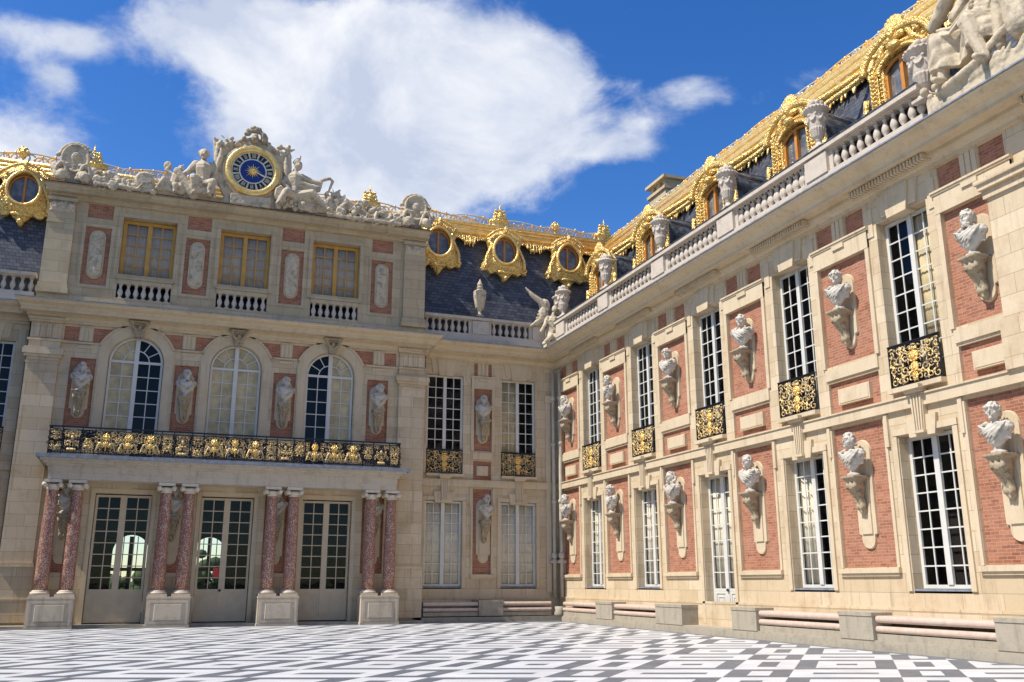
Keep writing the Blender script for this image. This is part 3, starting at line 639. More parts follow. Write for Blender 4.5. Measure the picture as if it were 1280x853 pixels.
def ornate_rect_dormer(yc,root):
    F=lambda u,z,d:(18.1-d,yc+u,z)
    g=MB()
    for s in (-1,1):
        g.box(F,s*.98-.17,s*.98+.17,13.0,15.85,-.2,.1); g.box(F,s*.68-.07,s*.68+.07,13.2,15.7,-.2,.07)
        z=13.3
        while z<15.8: g.sph(F(s*.98,z,.12),(.05,.1,.05),6,4); g.sph(F(s*1.08,z+.06,.11),.04,6,4); g.sph(F(s*.88,z+.06,.11),.04,6,4); g.sph(F(s*.72,z+.05,.1),.04,6,4); z+=.13
        g.tube([F(s*(1.25-.18*math.cos(t*4)),13.1+t*2.0,.05) for t in [i/10 for i in range(11)]],.1,6)
    EL=lambda A_,z0_=15.6,k_=.55:[(a,z0_+(b-15.15)*k_) for a,b in A_]
    for r,w,d in ((.76,.07,.1),(.9,.06,.05),(1.0,.05,.1),(1.26,.09,.18),(1.34,.05,.22)):
        A=EL(arcpts(0,15.15,r,PI,0,22),15.6 if r<1.2 else 15.8,.55 if r<1.2 else .6); g.tube([F(a,b,d) for a,b in A],w,7)
    A=EL(arcpts(0,15.15,1.15,PI,0,18),15.68,.7); Bq=EL(arcpts(0,15.15,.70,PI,0,18),15.6)
    for k in range(18):
        vs=[F(*A[k],.05),F(*A[k+1],.05),F(*Bq[k+1],.05),F(*Bq[k],.05),F(*A[k],-.2),F(*A[k+1],-.2),F(*Bq[k+1],-.2),F(*Bq[k],-.2)]
        g.add(vs,[(0,1,2,3),(7,6,5,4),(0,4,5,1),(3,2,6,7)])
    rng=random.Random(int(yc*10))
    for k in range(26): a=rng.uniform(.15,PI-.15); r=rng.uniform(.95,1.12); g.sph(F(cos(a)*r,15.74+sin(a)*r*.66,.14),(rng.uniform(.04,.075),)*3,6,4)
    for s in (-1,1):
        g.tube([F(s*(.25+.5*t),16.6-.55*t+.12*sin(t*6),.1) for t in [i/8 for i in range(9)]],[.13-.06*i/8 for i in range(9)],7)
        g.tube([F(s*x,z,d) for x,z,d in ((.9,16.2,-.3),(1.2,16.9,-1.2),(1.7,17.6,-2.0),(2.2,18.0,-2.35))],[.08,.09,.08,.07],7)
        g.tube([F(s*x,z,d) for x,z,d in ((.6,16.5,-.3),(.8,17.2,-1.3),(1.1,17.9,-2.2),(1.5,18.3,-2.5))],[.1,.11,.1,.08],7)
    # shell crest
    for k in range(9):
        a=PI*(.08+.84*k/8); g.cap(F(0,16.35,.2),F(cos(a)*.36,16.55+sin(a)*.42,.12),.05,.085,6)
    g.cap(F(-.3,16.35,.15),F(.3,16.35,.15),.1,.1); g.sph(F(0,16.5,.25),(.1,.14,.16)); g.sph(F(0,16.1,.2),(.16,.25,.13))
    base=MB()
    # lead barrel body running back to the slope
    n=24; A=arcpts(0,15.35,1.12,PI,0,n); prof=[(-1.12,12.9)]+A+[(1.12,12.9)]
    vs=[F(a,b,-.18) for a,b in prof]+[F(a,b,-3.0) for a,b in prof]; k=len(prof)
    base.add(vs,[tuple(range(k))[::-1],tuple(range(k,2*k))]+[(i,i+1,i+1+k,i+k) for i in range(k-1)])
    for s in range(0): base.tube([F(a*1.02,15.1+(b-15.1)*1.02,-.35-.5*s) for a,b in A],.045,5)
    D=obj('dormer',base,'lead',root)
    obj('gilded_surround',g,'gold',D)
    w=MB(); [w.box(F,sx-.045,sx+.045,13.3,15.52,-.12,-.02) for sx in (-.6,.6)]; w.box(F,-.06,.06,13.4,15.86,-.12,0); w.box(F,-.62,.62,14.3,14.38,-.11,-.01)
    A=EL(arcpts(0,15.15,.68,PI,0,14),15.5); w.tube([F(a,b,-.06) for a,b in A],.06,5); obj('window_frame',w,'orange',D)
    p=MB(); p.prism(F,[(-.6,13.3),(.6,13.3)]+EL(arcpts(0,15.15,.62,0,PI,12),15.5),-.15,-.13); obj('pane',p,'dormglass',D)
def dg():
    m=Mt('dormer_glass',.12,0,.7); m.col(m.mix(m.ramp(m.noise(3,4),.4,.6),(.10,.10,.10),(.20,.19,.18))); return m.m
M['dormglass']=dg()
for yc in RW[:5]+[12.6]: ornate_rect_dormer(yc+.05,wing)
ch=MB(); ch.box(lambda u,z,d:(22.2-d,37.5+u,z),-.8,.8,17,20.3,-.4,.6); ch.box(lambda u,z,d:(22.2-d,37.5+u,z),-.9,.9,20.3,20.45,-.5,.7)
for s in (-.6,0,.6): ch.box(lambda u,z,d:(22.2-d,37.5+u,z),s-.15,s+.15,20.45,20.85,-.4,.55)
ch.box(lambda u,z,d:(22.2-d,37.5+u,z),-.95,.95,20.85,21.0,-.55,.75); obj('chimney',ch,'stone_grey',wing)
# ============================================================ recessed bays either side of the pavilion
FB=B(40.65)
rec=thing('palace_bay','shaded stone bay with two tall windows in the inner corner, between pavilion and wing','building',(14,40.65,0))
wing_bays(FB,rec,[11.78,15.38],[(13.6,.44)],10.5,17.45,([(10.5,40.65),(17.4,40.65)],[(0,-1),(-1,-1)]),winw=1.74,curt={('lo',0):'LR',('lo',1):'LR',('up',1):'L',('up',0):''},reveal=.2)
pp=MB(); pp.box(FB,16.75,16.99,1.2,10.0,0,.10); pp.box(FB,16.7,17.02,10.0,10.35,0,.16); pp.box(FB,16.42,16.75,11.0,11.6,0,.04); obj('pilaster',pp,'stone_plain',rec)
lrec=thing('palace_bay','shaded stone bay with one window at the far left edge, left of the pavilion','building',(-9,40.65,0))
wing_bays(FB,lrec,[-7.05,-10.6],[(-8.85,.44)],-12.6,-5.6,([(-12.6,40.65),(-5.6,40.65)],[(0,-1),(0,-1)]),winw=1.74,curt={},reveal=.2)
# ============================================================ pavilion
FP=B(39.9)
pav=thing('palace_pavilion','shaded central pavilion with three arched windows, an attic with ochre windows and statues above','building',(2.4,39.9,0))
WX=[-1.6,2.34,6.32]; BX=[-3.57,.37,4.37,8.42]
X0,X1=-5.65,10.6
def pavilion():
    holes=[]
    DX=[-1.52,2.42,6.46]
    for c in DX: holes.append((c-1.04,c+1.04,.1,5.02,.3))
    for c in WX: holes.append((c-1.05,c+1.05,6.36,10.38,.3,True))
    for c in BX: holes+=[(c-.47,c+.47,7.6,10.36,REC),(c-.47,c+.47,2.0,5.3,REC)]
    m=MB(); sheet(m,FP,X0,X1,0,11.75,holes)
    for x,s in ((X0,-1),(X1,1)): m.box(lambda u,z,d:(x+s*d,u,z),39.9,41.2,0,11.75,-.3,0)
    obj('wall',m,'stone',pav)
    m=MB(); m.box(FP,X0+.1,X1-.1,5.7,17.2,-2.6,-1.5); obj('dark_backing',m,'void',pav)  # added dark box behind the upper windows, blocks light and paints rooms black
    for c in BX:
        brickpanel(FP,c-.47,c+.47,7.6,10.36,-REC+.002,pav); brickpanel(FP,c-.47,c+.47,2.0,5.3,-REC+.002,pav)
    # frieze: bricks either side of triglyphs, cut by the arches
    for c in BX:
        lo=c-1.0; hi=c+1.0
        P=[]
        for s in (-1,1):
            near=c+s*.27; far=c+s*.92
            if (s<0 and c==BX[0]) or (s>0 and c==BX[3]):
                mm=MB(); a,b=sorted((near,c+s*.8)); mm.box(FP,a,b,11.05,11.62,-.02,.012)
            else:
                # outer edge follows the archivolt
                wx=min(WX,key=lambda q:abs(q-(c+s*2))); ra=1.52; pts=[(near,11.05),(near,11.62)]
                arc=[]
                for k in range(9):
                    z=11.62-.57*k/8; dx=math.sqrt(max(0,ra*ra-(z-10.38)**2)); arc.append((wx-s*dx,z))
                mm=MB(); mm.prism(FP,pts+arc,-.02,.012)
            obj('frieze_brick',mm,'brick',pav)
        t=MB(); triglyph(t,FP,c,.5,11.03,11.68,0,.06); t.box(FP,c-.28,c+.28,10.76,10.88,0,.05); obj('triglyph',t,'stone_plain',pav)
    t=MB()
    # string course between arches and archivolts
    segs=[(X0+1.15,WX[0]-1.5),(WX[0]+1.5,WX[1]-1.5),(WX[1]+1.5,WX[2]-1.5),(WX[2]+1.5,X1-1.25)]
    for a,b in segs: t.box(FP,a,b,10.93,11.0,0,.09)
    for c in WX:
        a0=math.asin(.57/1.55)
        A=arcpts(c,10.38,1.55,PI-a0,a0,28); Bq=arcpts(c,10.38,1.47,PI-a0,a0,28)
        for k in range(28):
            vs=[FP(*A[k],.1),FP(*A[k+1],.1),FP(*Bq[k+1],.1),FP(*Bq[k],.1),FP(*A[k],0),FP(*A[k+1],0),FP(*Bq[k+1],0),FP(*Bq[k],0)]
            t.add(vs,[(0,1,2,3),(7,6,5,4),(0,4,5,1),(3,2,6,7)])
        A=arcpts(c,10.38,1.47,PI,0,28); Bq=arcpts(c,10.38,1.06,PI,0,28)
        for k in range(28):
            vs=[FP(*A[k],.05),FP(*A[k+1],.05),FP(*Bq[k+1],.05),FP(*Bq[k],.05),FP(*A[k],0),FP(*A[k+1],0),FP(*Bq[k+1],0),FP(*Bq[k],0)]
            t.add(vs,[(0,1,2,3),(7,6,5,4),(0,4,5,1),(3,2,6,7)])
        for s in (-1,1): a,b=sorted((c+s*1.08,c+s*1.42)); t.box(FP,a,b,6.36,10.38,0,.05)
    obj('archivolts',t,'stone_plain',pav)
    for c in WX:
        k=MB(); k.prism(FP,[(c-.16,11.35),(c+.16,11.35),(c+.24,11.85),(c-.24,11.85)],.05,.24)
        for s in (-1,1):
            k.tube([FP(c+s*(.06+.24*t),11.62+.3*t-.1*sin(t*PI),.26+.1*t) for t in [i/6 for i in range(7)]],[.05,.06,.07,.07,.06,.06,.07],6); k.sph(FP(c+s*.33,11.9,.34),.07)
        k.sph(FP(c,11.75,.3),.09); k.box(FP,c-.4,c+.4,11.93,12.0,.2,.42); obj('carved_keystone',carve(k,.02,1,.01,10),'console',pav)
    # giant pilasters
    for a,b in ((X0+.05,-4.45),(9.35,X1-.05)):
        p=MB(); p.box(FP,a,b,2.35,10.0,0,.16); p.box(FP,a-.05,b+.05,2.2,2.35,0,.22); p.box(FP,a-.08,b+.08,.2,2.2,0,.12); p.box(FP,a-.1,b+.1,1.0,1.06,.12,.16)
        p.box(FP,a-.03,b+.03,10.0,10.08,0,.2); p.box(FP,a-.0,b+.0,10.08,10.25,0,.17)
        p.box(FP,a-.1,b+.1,10.25,10.36,0,.25); p.box(FP,a-.16,b+.16,10.36,10.58,0,.31); p.box(FP,a-.12,b+.12,10.58,10.64,0,.26)
        p.box(FP,a,b,10.64,10.92,0,.14); p.box(FP,a-.05,b+.05,10.92,11.0,0,.22); p.box(FP,a+.02,b-.02,11.0,11.72,0,.13)
        for k in range(4): u=a+.14+(b-a-.28)*(k+.5)/4; p.box(FP,u-.085,u+.085,11.05,11.62,.13,.17)
        p.box(FP,a-.06,b+.06,11.68,11.76,.0,.24); p.box(FP,a-.1,b+.1,11.76,11.86,0,.3)
        obj('pilaster',p,'stone',pav)
    # windows
    for k,c in enumerate(WX): window(FP,c,2.06,6.4,10.38,-.2,pav,7,arch=True,cur=('L','LR','R')[k],curmat='curtain',mid=.17)
    for k,c in enumerate(DX):
        o=window(FP,c,2.04,.14,4.98,-.2,pav,8,mat='greige',name='french_door',low=1.15,mid=.24,handle=(k==1),mun=.035)
        if k==1:
            s=MB(); s.box(FP,c-.36,c-.06,1.85,2.2,-.235,-.225); obj('notice',s,'red_sign',o)
        f=MB(); f.box(FP,c-1.2,c-1.04,.1,5.05,0,.05); f.box(FP,c+1.04,c+1.2,.1,5.05,0,.05); f.box(FP,c-1.2,c+1.2,5.05,5.2,0,.05); f.box(FP,c-.25,c+.25,5.2,5.45,0,.04); f.box(FP,c-.12,c+.12,5.24,5.42,.04,.07); obj('door_surround',f,'stone_plain',pav)
    # cornice between the storeys, with returns
    base=[(X0,41.0),(X0,39.9),(X1,39.9),(X1,41.0)]; offs=[(-.5,0),(-.5,-1),(.5,-1),(.5,0)]
    obj('cornice',sweep(CORN,base,offs),'stone_plain',pav); obj('lead_flashing',sweep(FLASH,base,offs),'flash',pav)
    # attic
    holes=[]
    for c in WX: holes.append((c-1.06,c+1.06,12.98,16.55,.42))
    for c in BX: holes+=[(c-.49,c+.49,13.46,15.96,.06),(c-.49,c+.49,16.36,16.98,.05)]
    m=MB(); AX0,AX1=-5.5,10.4; sheet(m,FP,AX0,AX1,12.45,17.05,holes,d=0)
    for x,s in ((AX0,-1),(AX1,1)): m.box(lambda u,z,d:(x+s*d,u,z),39.9,42.0,12.45,17.05,-.3,0)
    m.box(FP,AX0-.05,AX1+.05,12.45,12.9,0,.12)
    obj('attic_wall',m,'stone_grey',pav)
    for c in BX:
        brickpanel(FP,c-.49,c+.49,13.46,15.96,-.058,pav); brickpanel(FP,c-.49,c+.49,16.36,16.98,-.048,pav,'frieze_brick')
        r=MB(); P=plate(FP,c,13.72,15.82,.62,0,0,False); r.prism(FP,P,-.06,.03); o=obj('relief_panel',r,'stone_grey',pav)
        rng=random.Random(int(c*10)+50); q=MB(); q.prism(FP,[(c+(x-c)*.8,14.77+(z-14.77)*.93) for x,z in P],0.0,.035)
        for k in range(46):
            a=rng.uniform(0,2*PI); zz=rng.uniform(13.95,15.62); xx=c+rng.uniform(-.2,.2)*(1 if 14.1<zz<15.4 else .6); q.sph(FP(xx,zz,.05),(rng.uniform(.04,.1),rng.uniform(.03,.07),rng.uniform(.04,.12)),6,5)
        q.tube([FP(c+.12*sin(t*9),13.95+1.65*t,.06) for t in [i/16 for i in range(17)]],.04,6)
        obj('carving',carve(q,.022,1,.01,12),'sculpture',o)
        f=MB(); frame(f,FP,c-.62,c+.62,13.3,16.1,.12,0,.035); obj('stone_frame',f,'stone_grey',pav)
    for c in WX:
        window(FP,c,2.1,13.93,16.53,-.3,pav,5,mat='ochre',cur='LR',curmat='curtain_g',fr=.14,mid=.17,mun=.04,name='attic_window')
        f=MB(); frame(f,FP,c-1.24,c+1.24,13.86,16.72,.17,0,.05); obj('window_surround',f,'stone_grey',pav)
        b=MB(); b.box(FP,c-1.06,c+1.06,13.62,13.80,-.16,.1); b.box(FP,c-1.1,c+1.1,13.80,13.9,-.2,.14); b.box(FP,c-1.06,c+1.06,12.9,12.98,-.16,.1); o=obj('attic_balustrade',b,'stone_grey',pav)
        for k in range(7): link('baluster',BAL,o,Vector(FP(c-.9+.3*k,12.98,-.02))-org(o))
    for a,b in ((AX0-.02,-4.5),(9.42,AX1+.02)):
        p=MB(); p.box(FP,a,b,13.3,16.4,0,.2); p.box(FP,a-.08,b+.08,12.9,13.1,0,.34); p.box(FP,a-.04,b+.04,13.1,13.3,0,.27)
        p.box(FP,a-.02,b+.02,15.9,15.97,0,.24); p.box(FP,a-.06,b+.06,16.85,16.98,0,.32)
        o=obj('attic_pilaster',p,'stone_grey',pav)
        q=MB(); q.box(FP,a+.03,b-.03,16.4,16.85,0,.2)
        for s in (0,1):
            u=a+.06 if s==0 else b-.06; sg=1 if s==0 else -1; q.tube([FP(u+sg*(.13-.11*(1-t)*cos(t*9)),16.62+.13*sin(t*9)*(1-t*.6),.26) for t in [i/14 for i in range(15)]],.05,6)
        for k in range(14): u=a+.1+(b-a-.2)*random.random(); q.sph(FP(u,random.uniform(16.45,16.8),.22),(.07,.06,.09),6,5)
        obj('capital',carve(q,.025,1,.012,10),'sculpture',o)
    CA=[(0,17.0),(.1,17.0),(.13,17.08),(.2,17.12),(.2,17.2),(.42,17.22),(.42,17.34),(.47,17.37),(.52,17.46),(.58,17.48),(.58,17.53),(0,17.54)]
    FL=[(.55,17.54),(.61,17.51),(.61,17.56),(0,17.62),(-2,17.7),(-2,17.6)]
    base=[(AX0,42.0),(AX0,39.9),(AX1,39.9),(AX1,42.0)]; offs=[(-.45,0),(-.45,-1),(.3,-1),(.3,0)]
    obj('attic_cornice',sweep(CA,base,offs),'stone_grey',pav); obj('lead_flashing',sweep(FL,base,offs),'lead',pav)
    m=MB(); m.box(FP,AX0+.02,AX1-.02,17.1,17.5,-2.2,-.35); obj('attic_roof',m,'lead',pav); m=MB(); m.box(FP,AX0+.3,AX1-.3,17.52,18.0,-.5,.0); obj('blocking_course',m,'stone_grey',pav)
    # ground floor room seen through the doors
    r=MB()
    Fi=B(39.9)
    r.box(Fi,X0,X1,-.02,.08,-7.0,-.3); r.box(Fi,X0,X1,5.45,5.65,-7.3,-.32); r.box(Fi,X0+.02,X0+.2,.08,5.45,-7.2,-.32); r.box(Fi,X1-.2,X1-.02,.08,5.45,-7.2,-.32)
    rear=B(46.9); H=[(-2.05,-.5,.35,3.0,.4,True),(1.45,2.9,.35,3.0,.4,True)]; sheet(r,rear,X0,X1,0,5.6,H)
    for a,b in ((-3.2,-3.1),):pass
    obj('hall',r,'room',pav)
    gr=MB()
    for a,b in ((-2.05,-.5),(1.45,2.9)):
        k=a+.15
        while k<b: gr.box(rear,k-.02,k+.02,.35,3.7,-.2,-.16); k+=.3
        gr.box(rear,a,b,2.15,2.3,-.22,-.14); gr.box(rear,(a+b)/2-.09,(a+b)/2+.09,.35,3.7,-.22,-.14)
    obj('grille',gr,'iron',pav)
pavilion()
# dark blocking wall behind each brick bay of the hall so that sky light stays outside
gm_=MB(); gm_.box(B(39.9),-5.5,10.5,0.1,5.5,-.5,-.42) if False else None
# roof over the whole back range
roofT=thing('mansard_roof','dark slate mansard roof behind the pavilion with gilded oval dormers and lacy cresting','roof',(3,42,12.5))
def roof_back():
    r=MB(); P=[(40.7,12.5),(40.75,12.9),(42.0,18.45),(42.3,19.1),(47,20.3),(47,12.5)]; n=len(P)
    vs=[(-13,y,z) for y,z in P]+[(21.2,y,z) for y,z in P]; r.add(vs,[tuple(range(n)),tuple(range(n,2*n))[::-1]]+[(i,(i+1)%n,(i+1)%n+n,i+n) for i in range(n)]); obj('slate_slope',r,'slate',roofT)
    g=MB()
    for y,z,rr in ((41.75,18.5,.10),(41.72,18.72,.14),(41.75,18.95,.10),(41.8,19.16,.13)): g.tube([(-13,y,z),(0,y,z),(10,y,z),(20.9,y,z)],rr,10)
    relief_band(g,lambda s_,q,h:(s_,41.72+.2*q-h*.8,18.42+.8*q),-13,20.9,12)
    g.box(lambda u,z,d:(u,41.95-d,z),-13,20.9,18.42,19.2,-.3,-.05)
    obj('gilded_band',g,'gold_smooth',roofT)
    rng=random.Random(9); f=MB(); x=-12.9
    while x<20.8:
        c=(x-14.9+3.55/2)%3.55-3.55/2; l=(.12+.5*math.exp(-((abs(c)-1.77)**2)/.12))*rng.uniform(.6,1.2)
        f.cap((x,41.68,18.45),(x+rng.uniform(-.06,.06),41.62,18.45-l),.09,.04,6)
        if rng.random()<.5: f.sph((x,41.6,18.4-l*.6),rng.uniform(.06,.11),6,4)
        x+=rng.uniform(.1,.17)
    obj('gilded_fringe',f,'gold',roofT)
    crest(roofT,[(-13,42.0),(20.7,42.0)],19.2,.62)
    ov=[11.45,14.9,18.35,-6.75,-10.2]
    for c in ov:
        F=lambda u,z,d,c=c:(c+u,41.38-d,z)
        rr=random.Random(int(c*10)); zc=17.72
        out=[]
        base=[(0,18.95),(.35,18.75),(.75,18.55),(.95,18.3),(.82,18.0),(.84,17.6),(.98,17.25),(1.2,16.85),(1.14,16.62),(.9,16.66),(.72,16.5),(.42,16.62),(.22,16.42),(0,16.12)]
        P=base+[(-a,b) for a,b in base[-2:0:-1]]
        # refine + jitter for ragged leafwork
        Q=[]
        for i,p in enumerate(P):
            q=P[(i+1)%len(P)]
            for t in (0,.33,.66): Q.append((p[0]+(q[0]-p[0])*t+rr.uniform(-.03,.03),p[1]+(q[1]-p[1])*t+rr.uniform(-.03,.03)))
        b=MB()
        # ring plate with an oval hole
        nO=len(Q); hole=[]
        for (x,z) in Q: a=math.atan2(z-zc,x); hole.append((.64*cos(a),zc+.72*sin(a)))
        for i in range(nO):
            j=(i+1)%nO; vs=[F(*Q[i],.1),F(*Q[j],.1),F(*hole[j],.3),F(*hole[i],.3),F(*Q[i],-.1),F(*Q[j],-.1),F(*hole[j],-.25),F(*hole[i],-.25)]
            b.add(vs,[(0,1,2,3),(7,6,5,4),(0,4,5,1),(3,2,6,7)])
        for k in range(90):
            a=rr.uniform(0,2*PI); i=int((a/(2*PI))*nO)%nO; t=rr.uniform(.15,.95); x=hole[i][0]+(Q[i][0]-hole[i][0])*t; z=hole[i][1]+(Q[i][1]-hole[i][1])*t
            b.sph(F(x,z,.3-.2*t),(rr.uniform(.03,.09),rr.uniform(.03,.06),rr.uniform(.03,.09)),6,4)
        for s in (-1,1):
            b.tube([F(s*(1.0-.28*t+.1*sin(t*5)),16.75+1.5*t,.22) for t in [i/10 for i in range(11)]],[.1,.09,.08,.08,.07,.07,.07,.08,.08,.09,.1],6)
            b.tube([F(s*(.95*t),18.85-.5*t*t,.28) for t in [i/6 for i in range(7)]],.07,6)
        b.sph(F(0,18.8,.35),(.12,.1,.2)); b.sph(F(0,16.3,.2),(.13,.1,.15)); b.cap(F(-.3,16.6,.2),F(.3,16.6,.2),.09,.09)
        d=MB(); A=[F(.7*cos(t),zc+.8*sin(t),-.05) for t in [2*PI*i/20 for i in range(20)]]; A2=[(p[0],42.3,p[2]) for p in A]
        d.add(A+A2,[(i,(i+1)%20,(i+1)%20+20,i+20) for i in range(20)],True)
        D=obj('oval_dormer',d,'lead',roofT); obj('gilded_surround',b,'gold',D)
        rg=MB(); rg.tube([F(.64*cos(t),zc+.72*sin(t)+(.09*max(0,sin(t))**6),.3) for t in [2*PI*i/36 for i in range(36)]],.075,8,closed=True); obj('gilded_ring',rg,'gold_smooth',D)
        w=MB(); w.tube([F(.58*cos(t),zc+.66*sin(t),.05) for t in [2*PI*i/32 for i in range(32)]],.05,6,closed=True); w.box(F,-.045,.045,zc-.66,zc+.66,-.0,.08); obj('window_frame',w,'orange',D)
        p=MB(); p.prism(F,[(.57*cos(t),zc+.65*sin(t)) for t in [2*PI*i/28 for i in range(28)]],0,.02); obj('pane',p,'dormglass',D)
    # crown and rosette finials
    def rosette(x,big):
        m=MB(); z=19.55
        if big:
            m.box(lambda u,z,d:(x+u,42-d,z),-.45,.45,19.3,19.7,-.2,.25)
            for k in range(4): m.cap((x-.42+.05*k,41.8,19.75+.22*k),(x+.42-.05*k,41.8,19.75+.22*k),.14-.015*k,.14-.015*k)
            for s in (-1,1):
                for k in range(4): m.sph((x+s*(.5-.06*k),41.8,19.7+.24*k),.11,7,5)
                m.tube([(x+s*(.5+.25*t),41.85,19.3+.5*sin(t*PI)) for t in [i/6 for i in range(7)]],.07,6)
            m.sph((x,41.75,20.1),(.18,.15,.25)); m.cap((x,41.8,20.6),(x,41.8,20.95),.08,.03)
        else:
            m.cap((x,41.9,19.2),(x,41.9,19.6),.1,.08)
            for k in range(7): a=2*PI*k/7; m.sph((x+cos(a)*.2,41.85,19.85+sin(a)*.2),(.13,.1,.13),7,5)
            m.sph((x,41.75,19.85),(.13,.1,.13),7,5)
        sc=.74 if big else .8
        m.v=[(x+(a-x)*sc,42+(b-42)*sc,19.25+(c_-19.25)*sc) for a,b,c_ in m.v]
        obj('gilded_finial',carve(m,.024,1,.012,10),'gold',roofT)
    for x,bg in ((-7.1,0),(-4.3,1),(8.1,1),(10.95,0),(14.85,1),(17.95,0),(20.75,1)): rosette(x,bg)
roof_back()
# ============================================================ portico
por=thing('portico','columned portico of red mottled marble before the pavilion doors, with gilded balcony railing','portico',(2.5,39.2,0))
def portico():
    F=B(38.6); PC=[-3.58,.46,4.52,8.58]
    for c in PC:
        p=MB(); p.box(F,c-.80,c+.80,0,.08,-.95,.03); p.box(F,c-.78,c+.78,.08,1.05,-.93,0); p.box(F,c-.80,c+.80,1.05,1.12,-.95,.02)
        frame(p,F,c-.72,c+.72,.12,1.0,.1,0,.025); p.prism(F,[(c-.5,.26),(c+.5,.26),(c+.5,.84),(c-.5,.84)],0,.045,.04)
        for s in (-1,1): p.box(F,c+s*.42-.34,c+s*.42+.34,1.12,1.22,-.82,-.13)
        obj('plinth',p,'plinthst',por)
        for s in (-1,1):
            x=c+s*.43; y=39.08
            m=MB(); m.lathe((x,y,1.34),[(.245,0),(.25,.6),(.245,1.6),(.225,2.7),(.205,3.7),(.21,3.74)],24); col=obj('column',m,'redmarble',por)
            m=MB(); m.lathe((x,y,1.22),[(.33,0),(.35,.035),(.33,.07),(.28,.09),(.30,.115),(.26,.13),(.25,.14)],24); obj('column_base',m,'marble_trim',col)
            m=MB(); m.lathe((x,y,5.02),[(.205,0),(.225,.04),(.21,.07),(.24,.12),(.28,.2)],20)
            m.box(B(y),x-.31,x+.31,5.29,5.40,-.31,.31)
            for a in (-1,1):
                for b in (-1,1):
                    m.tube([(x+a*(.27-.1*(1-t)*cos(t*10)),y+b*(.27-.05*t),5.21-.09*sin(t*10)*(1-.5*t)) for t in [i/10 for i in range(11)]],.04,6)
                    m.sph((x+a*.27,y+b*.27,5.2),.09,8,6)
            obj('capital',m,'marble_trim',col)
    e=MB(); G=B(39.9)
    e.box(G,-4.2,9.15,5.41,5.66,0.0,1.14); e.box(G,-4.22,9.17,5.66,5.9,0,1.17); e.box(G,-4.3,9.25,5.9,6.0,0,1.24); e.box(G,-4.4,9.36,6.0,6.1,0,1.34); e.box(G,-4.52,9.5,6.1,6.18,0,1.42)
    obj('entablature',e,'plinthst',por)
    e=MB(); e.box(G,-4.66,9.66,6.18,6.32,-.3,1.5); obj('balcony_slab',e,'flash',por)
    # railing
    Fr=B(38.6); z0,z1=6.34,7.4; a,b=-4.3,9.2; i=MB()
    i.box(Fr,a,b,z1-.05,z1,-.045,.045); i.box(Fr,a,b,z0+.04,z0+.08,-.02,.02); i.box(Fr,a,b,z1-.14,z1-.115,-.012,.012)
    for xs in (a,b):
        i.box(lambda u,z,d:(xs-d,u,z),38.6,39.85,z1-.05,z1,-.045,.045); i.box(lambda u,z,d:(xs-d,u,z),38.6,39.85,z0+.04,z0+.08,-.02,.02)
        for k in range(6): y=38.75+.2*k; i.box(lambda u,z,d:(xs-d,u,z),y-.012,y+.012,z0+.08,z1-.05,-.012,.012)
    g=MB(); g2=MB(); roses=[]; rng=random.Random(21)
    bk=MB(); rb=random.Random(77)
    def place(dst,src,cx): 
        dst.add([(p[0]+cx,p[1]+38.6,p[2]+z0+.08) for p in src.v],src.f,True)
    # narrow groups above the plinths, wide between
    x=a; seq=[]
    nar=[.55,.72,.55]; W=(b-a-4*1.58)/3
    for q in range(4):
        for n_ in (.45,.68,.45): seq.append(('n',n_))
        if q<3: seq.append(('w',W))
    for t,w in seq:
        i.box(Fr,x-.016,x+.016,z0,z1,-.02,.02)
        s=MB()
        if t=='n': scroll_set(s,w*.9,.86,rng,True,.55); place(g,s,x+w/2); s=MB(); s.cap((-.12,-.01,.1),(.12,-.01,.1),.05,.05,6); s.sph((0,0,.55),(.07,.04,.1),6,4); place(g,s,x+w/2) if w>.5 else None
        else:
            for k in range(3):
                cx=x+w*(k+.5)/3; s=MB(); scroll_set(s,w/3*1.08,.86,rng,True,.62); place(g,s,cx) ; s=MB(); mascaron(s,0,.62,1.12); mascaron(s,0,.33,.9); s.cap((0,0,.1),(0,0,.8),.03,.03); rose=MB(); place(rose,s,cx); roses.append(rose)
                for sg in (-1,1):
                    s=MB(); s=s; s.tube([(sg*(.1+.26*tt),-.015,.2+.2*sin(tt*4)) for tt in [j/8 for j in range(9)]],[.03,.04,.045,.04,.04,.035,.03,.025,.02],6); place(g,s,cx)
            i.tube([(x+w*tt,38.6,z1-.15-.10*abs(sin(tt*3*PI))) for tt in [j/30 for j in range(31)]],.012,5)
        k=x+.05
        while k<x+w-.03: i.box(Fr,k-.013,k+.013,z0+.08,z1-.12,-.045,-.03); k+=.095
        nb=max(1,round(w/.62))
        for q in range(nb): s=MB(); scroll_set(s,w/nb*1.1,.84,rb,True); bk.add([(p[0]+x+w*(q+.5)/nb,p[1]+38.63,p[2]+z0+.1) for p in s.v],s.f,True)
        x+=w
    i.box(Fr,b-.016,b+.016,z0,z1,-.02,.02)
    i.add(bk.v,bk.f,True); r=obj('balcony_railing',i,'iron',por); obj('gilt_scrollwork',g,'gilt',r); [obj('gilt_rosette',q_,'gold',r) for q_ in roses]
M['plinthst']=stone('portico_stone',(.52,.44,.33),(.60,.52,.40),(.24,.20,.14),False,grime=.6,gs=2.2)
M['marble_trim']=simple('white_column_stone',(.70,.61,.47),.6,var=.25,s=6)
portico()
